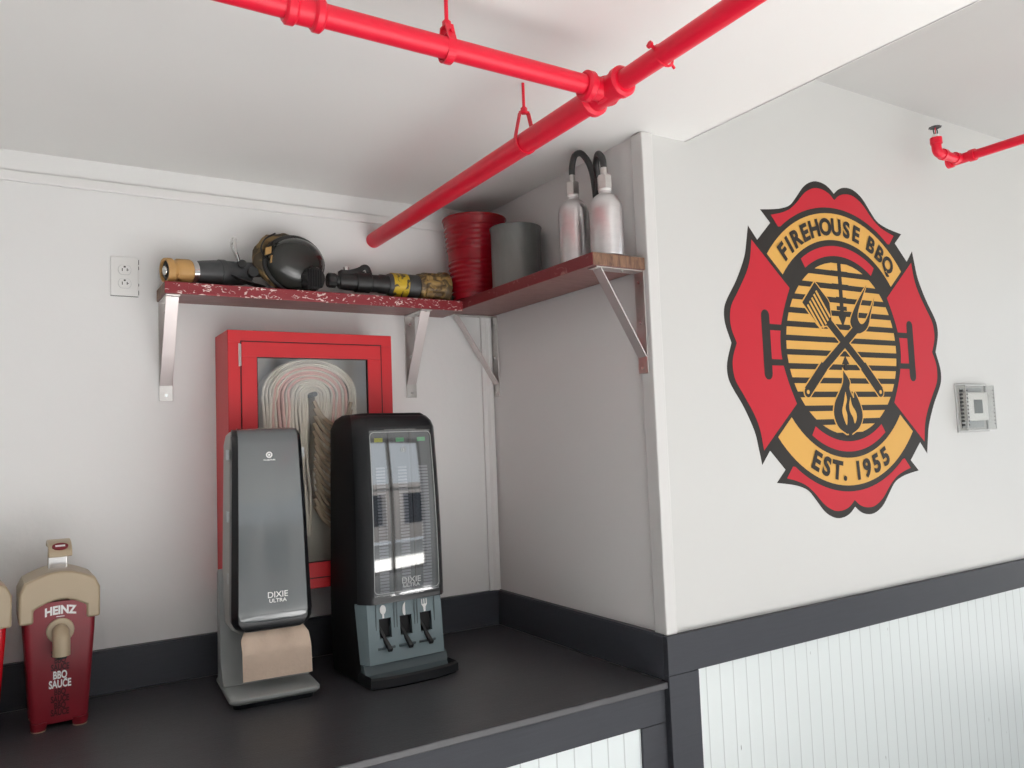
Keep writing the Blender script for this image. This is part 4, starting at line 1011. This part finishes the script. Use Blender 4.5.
b.faces.new([b.verts.new(p) for p in ((-.120, ym(.06), .06), (.120, ym(.06), .06), (.138, ym(.06)+.045, .06), (-.138, ym(.06)+.045, .06))])
bmesh.ops.remove_doubles(b, verts=b.verts, dist=.0002)
lf = obj('outlet_panel', b, None, t, mats=[M['slate'], M['slate_dark']])
b = nb()
for x in OX:
    for s_ in (-1, 1): 
        box(b, x+s_*.0285-.0012, x+s_*.0285+.0012, ym(.19)-.0025, ym(.13)+.004, .085, .243)
    tube(b, [(x-.026, ym(.105)-.001, .105), (x+.026, ym(.105)-.001, .105)], .004, 8)
obj('ribs', b, M['slate_dark'], lf)
for x in OX:
    b = nb(); loft(b, [[(x-.016+.020*s_-w, ym(.18)+.020-.050*s_, .180-.075*s_), (x-.016+.020*s_+w, ym(.18)+.020-.050*s_, .180-.075*s_), (x-.016+.020*s_+w, ym(.18)+.020-.050*s_+.006, .180-.075*s_-.010), (x-.016+.020*s_-w, ym(.18)+.020-.050*s_+.006, .180-.075*s_-.010)] for s_, w in ((0,.0035),(.5,.0045),(1,.0065))])
    obj('release_lever', b, M['black'], t, bevel=.001)
def icon(kind, x):
    z = .217; b = nb(); f = lambda zz: ym(zz)-.0035
    if kind == 'spoon': pts = [(.0095*math.cos(a), .014*math.sin(a)+.006) for a in [2*PI*k/20 for k in range(14, 14+19)]]; pts = [(.0022,-.008),(.0022,-.020),(-.0022,-.020),(-.0022,-.008)] ; 
    faces = []
    if kind == 'spoon':
        faces = [[(.0095*math.cos(a), .0145*math.sin(a)+.006) for a in [2*PI*k/20 for k in range(20)]], [(-.003,-.006),(-.003,-.020),(.003,-.020),(.003,-.006)]]
    elif kind == 'knife': faces = [smooth([(.004,.020),(-.003,.012),(-.006,0),(-.006,-.012),(-.003,-.020),(.003,-.020),(.003,0),(.004,.020)],2)[:-1]]
    else: faces = [[(-.009,.002),(-.009,.020),(-.006,.020),(-.006,.004),(-.0015,.004),(-.0015,.020),(.0015,.020),(.0015,.004),(.006,.004),(.006,.020),(.009,.020),(.009,.002),(.004,-.006),(.003,-.020),(-.003,-.020),(-.004,-.006)]]
    for fc in faces: b.faces.new([b.verts.new((x+u, f(z+v), z+v)) for u, v in fc])
    obj('%s_symbol' % kind, b, M['white_ink'], lf)
icon('spoon', OX[0]-.006); icon('knife', OX[1]-.004); icon('fork', OX[2]-.004)
# tray
b = nb(); secs = []
def tray_ring(z, o, front):
    p = []
    n = 12
    for k in range(n+1):
        u = -1+2*k/n; p.append((u*(.139-o), -.195+front+.022*abs(u)**3, z))
    p += [(.139-o, -.10, z), (.136-o, -.05, z), (-.136+o, -.05, z), (-.139+o, -.10, z)]
    return p
loft(b, [tray_ring(0, .006, .006), tray_ring(.006, 0, 0), tray_ring(.030, 0, 0), tray_ring(.036, .004, .006), tray_ring(.032, .008, .010), tray_ring(.016, .014, .022)])
obj('tray', b, M['black'], t, smooth=True)
b = nb(); prism(b, [(-.145,.012),(-.118,.030),(-.108,.058),(-.10,.062),(-.08,.062),(-.08,.012)], lambda u, v, d: (d, u, v), -.134, .134)
obj('tray_backstop', b, M['slate_dark'], t, bevel=.002)

# ------------------------------------------------------------------ light
sbox('floor.001', M['paving'], -9, 13, -15, YR-.12, FL-.25, FL-.15)
sbox('floor.002', M['paving'], XR+.12, 13, YR-.12, 3, FL-.25, FL-.15)
b = nb()                                                                          # building across the street
for k in range(9):
    x = -8+k*2.4; box(b, x, x+1.0, -15.2, -14.6, FL, 1.3)
box(b, -8, 14, -15.2, -14.6, 1.3, 1.8); box(b, -8, 14, -15.2, -14.7, FL, FL+.7)
struct('wall_across_street', b, M['facade'])
b = nb(); box(b, -8, 14, -15.1, -15.0, FL+.7, 1.3); struct('window_3', b, M['facade_glass'])
sl = bpy.data.lights.new('sun', 'SUN'); sl.energy = 31; sl.angle = math.radians(1.5); sl.color = (1, .985, .96)
so = bpy.data.objects.new('sun', sl); C.objects.link(so)
so.rotation_euler = Vector((-.30, .92, -.66)).to_track_quat('-Z', 'Y').to_euler()
w = bpy.data.worlds.new('World'); SC.world = w; w.use_nodes = True
w.node_tree.nodes['Background'].inputs[0].default_value = (.88, .94, 1, 1); w.node_tree.nodes['Background'].inputs[1].default_value = 1.6

# ------------------------------------------------------------------ camera
f_px = 793.2; yaw, pitch, roll = .5551, .0719, -.0381
F = Vector((math.sin(yaw)*math.cos(pitch), math.cos(yaw)*math.cos(pitch), math.sin(pitch)))
r0 = Vector((math.cos(yaw), -math.sin(yaw), 0)); u0 = r0.cross(F)
Rv = r0*math.cos(roll)+u0*math.sin(roll); Uv = -r0*math.sin(roll)+u0*math.cos(roll)
cam = bpy.data.cameras.new('Camera'); co = bpy.data.objects.new('Camera', cam); C.objects.link(co)
m4 = Matrix((( Rv.x, Uv.x, -F.x, -1.6787), (Rv.y, Uv.y, -F.y, -2.8629), (Rv.z, Uv.z, -F.z, .7392), (0, 0, 0, 1)))
co.matrix_world = m4; cam.sensor_width = 36; cam.lens = f_px/1024*36; cam.clip_start = .05
SC.camera = co
SC.view_settings.view_transform = 'Standard'; SC.view_settings.look = 'None'; SC.view_settings.gamma = 1; SC.view_settings.use_curve_mapping = False
SC.view_settings.exposure = 0.0
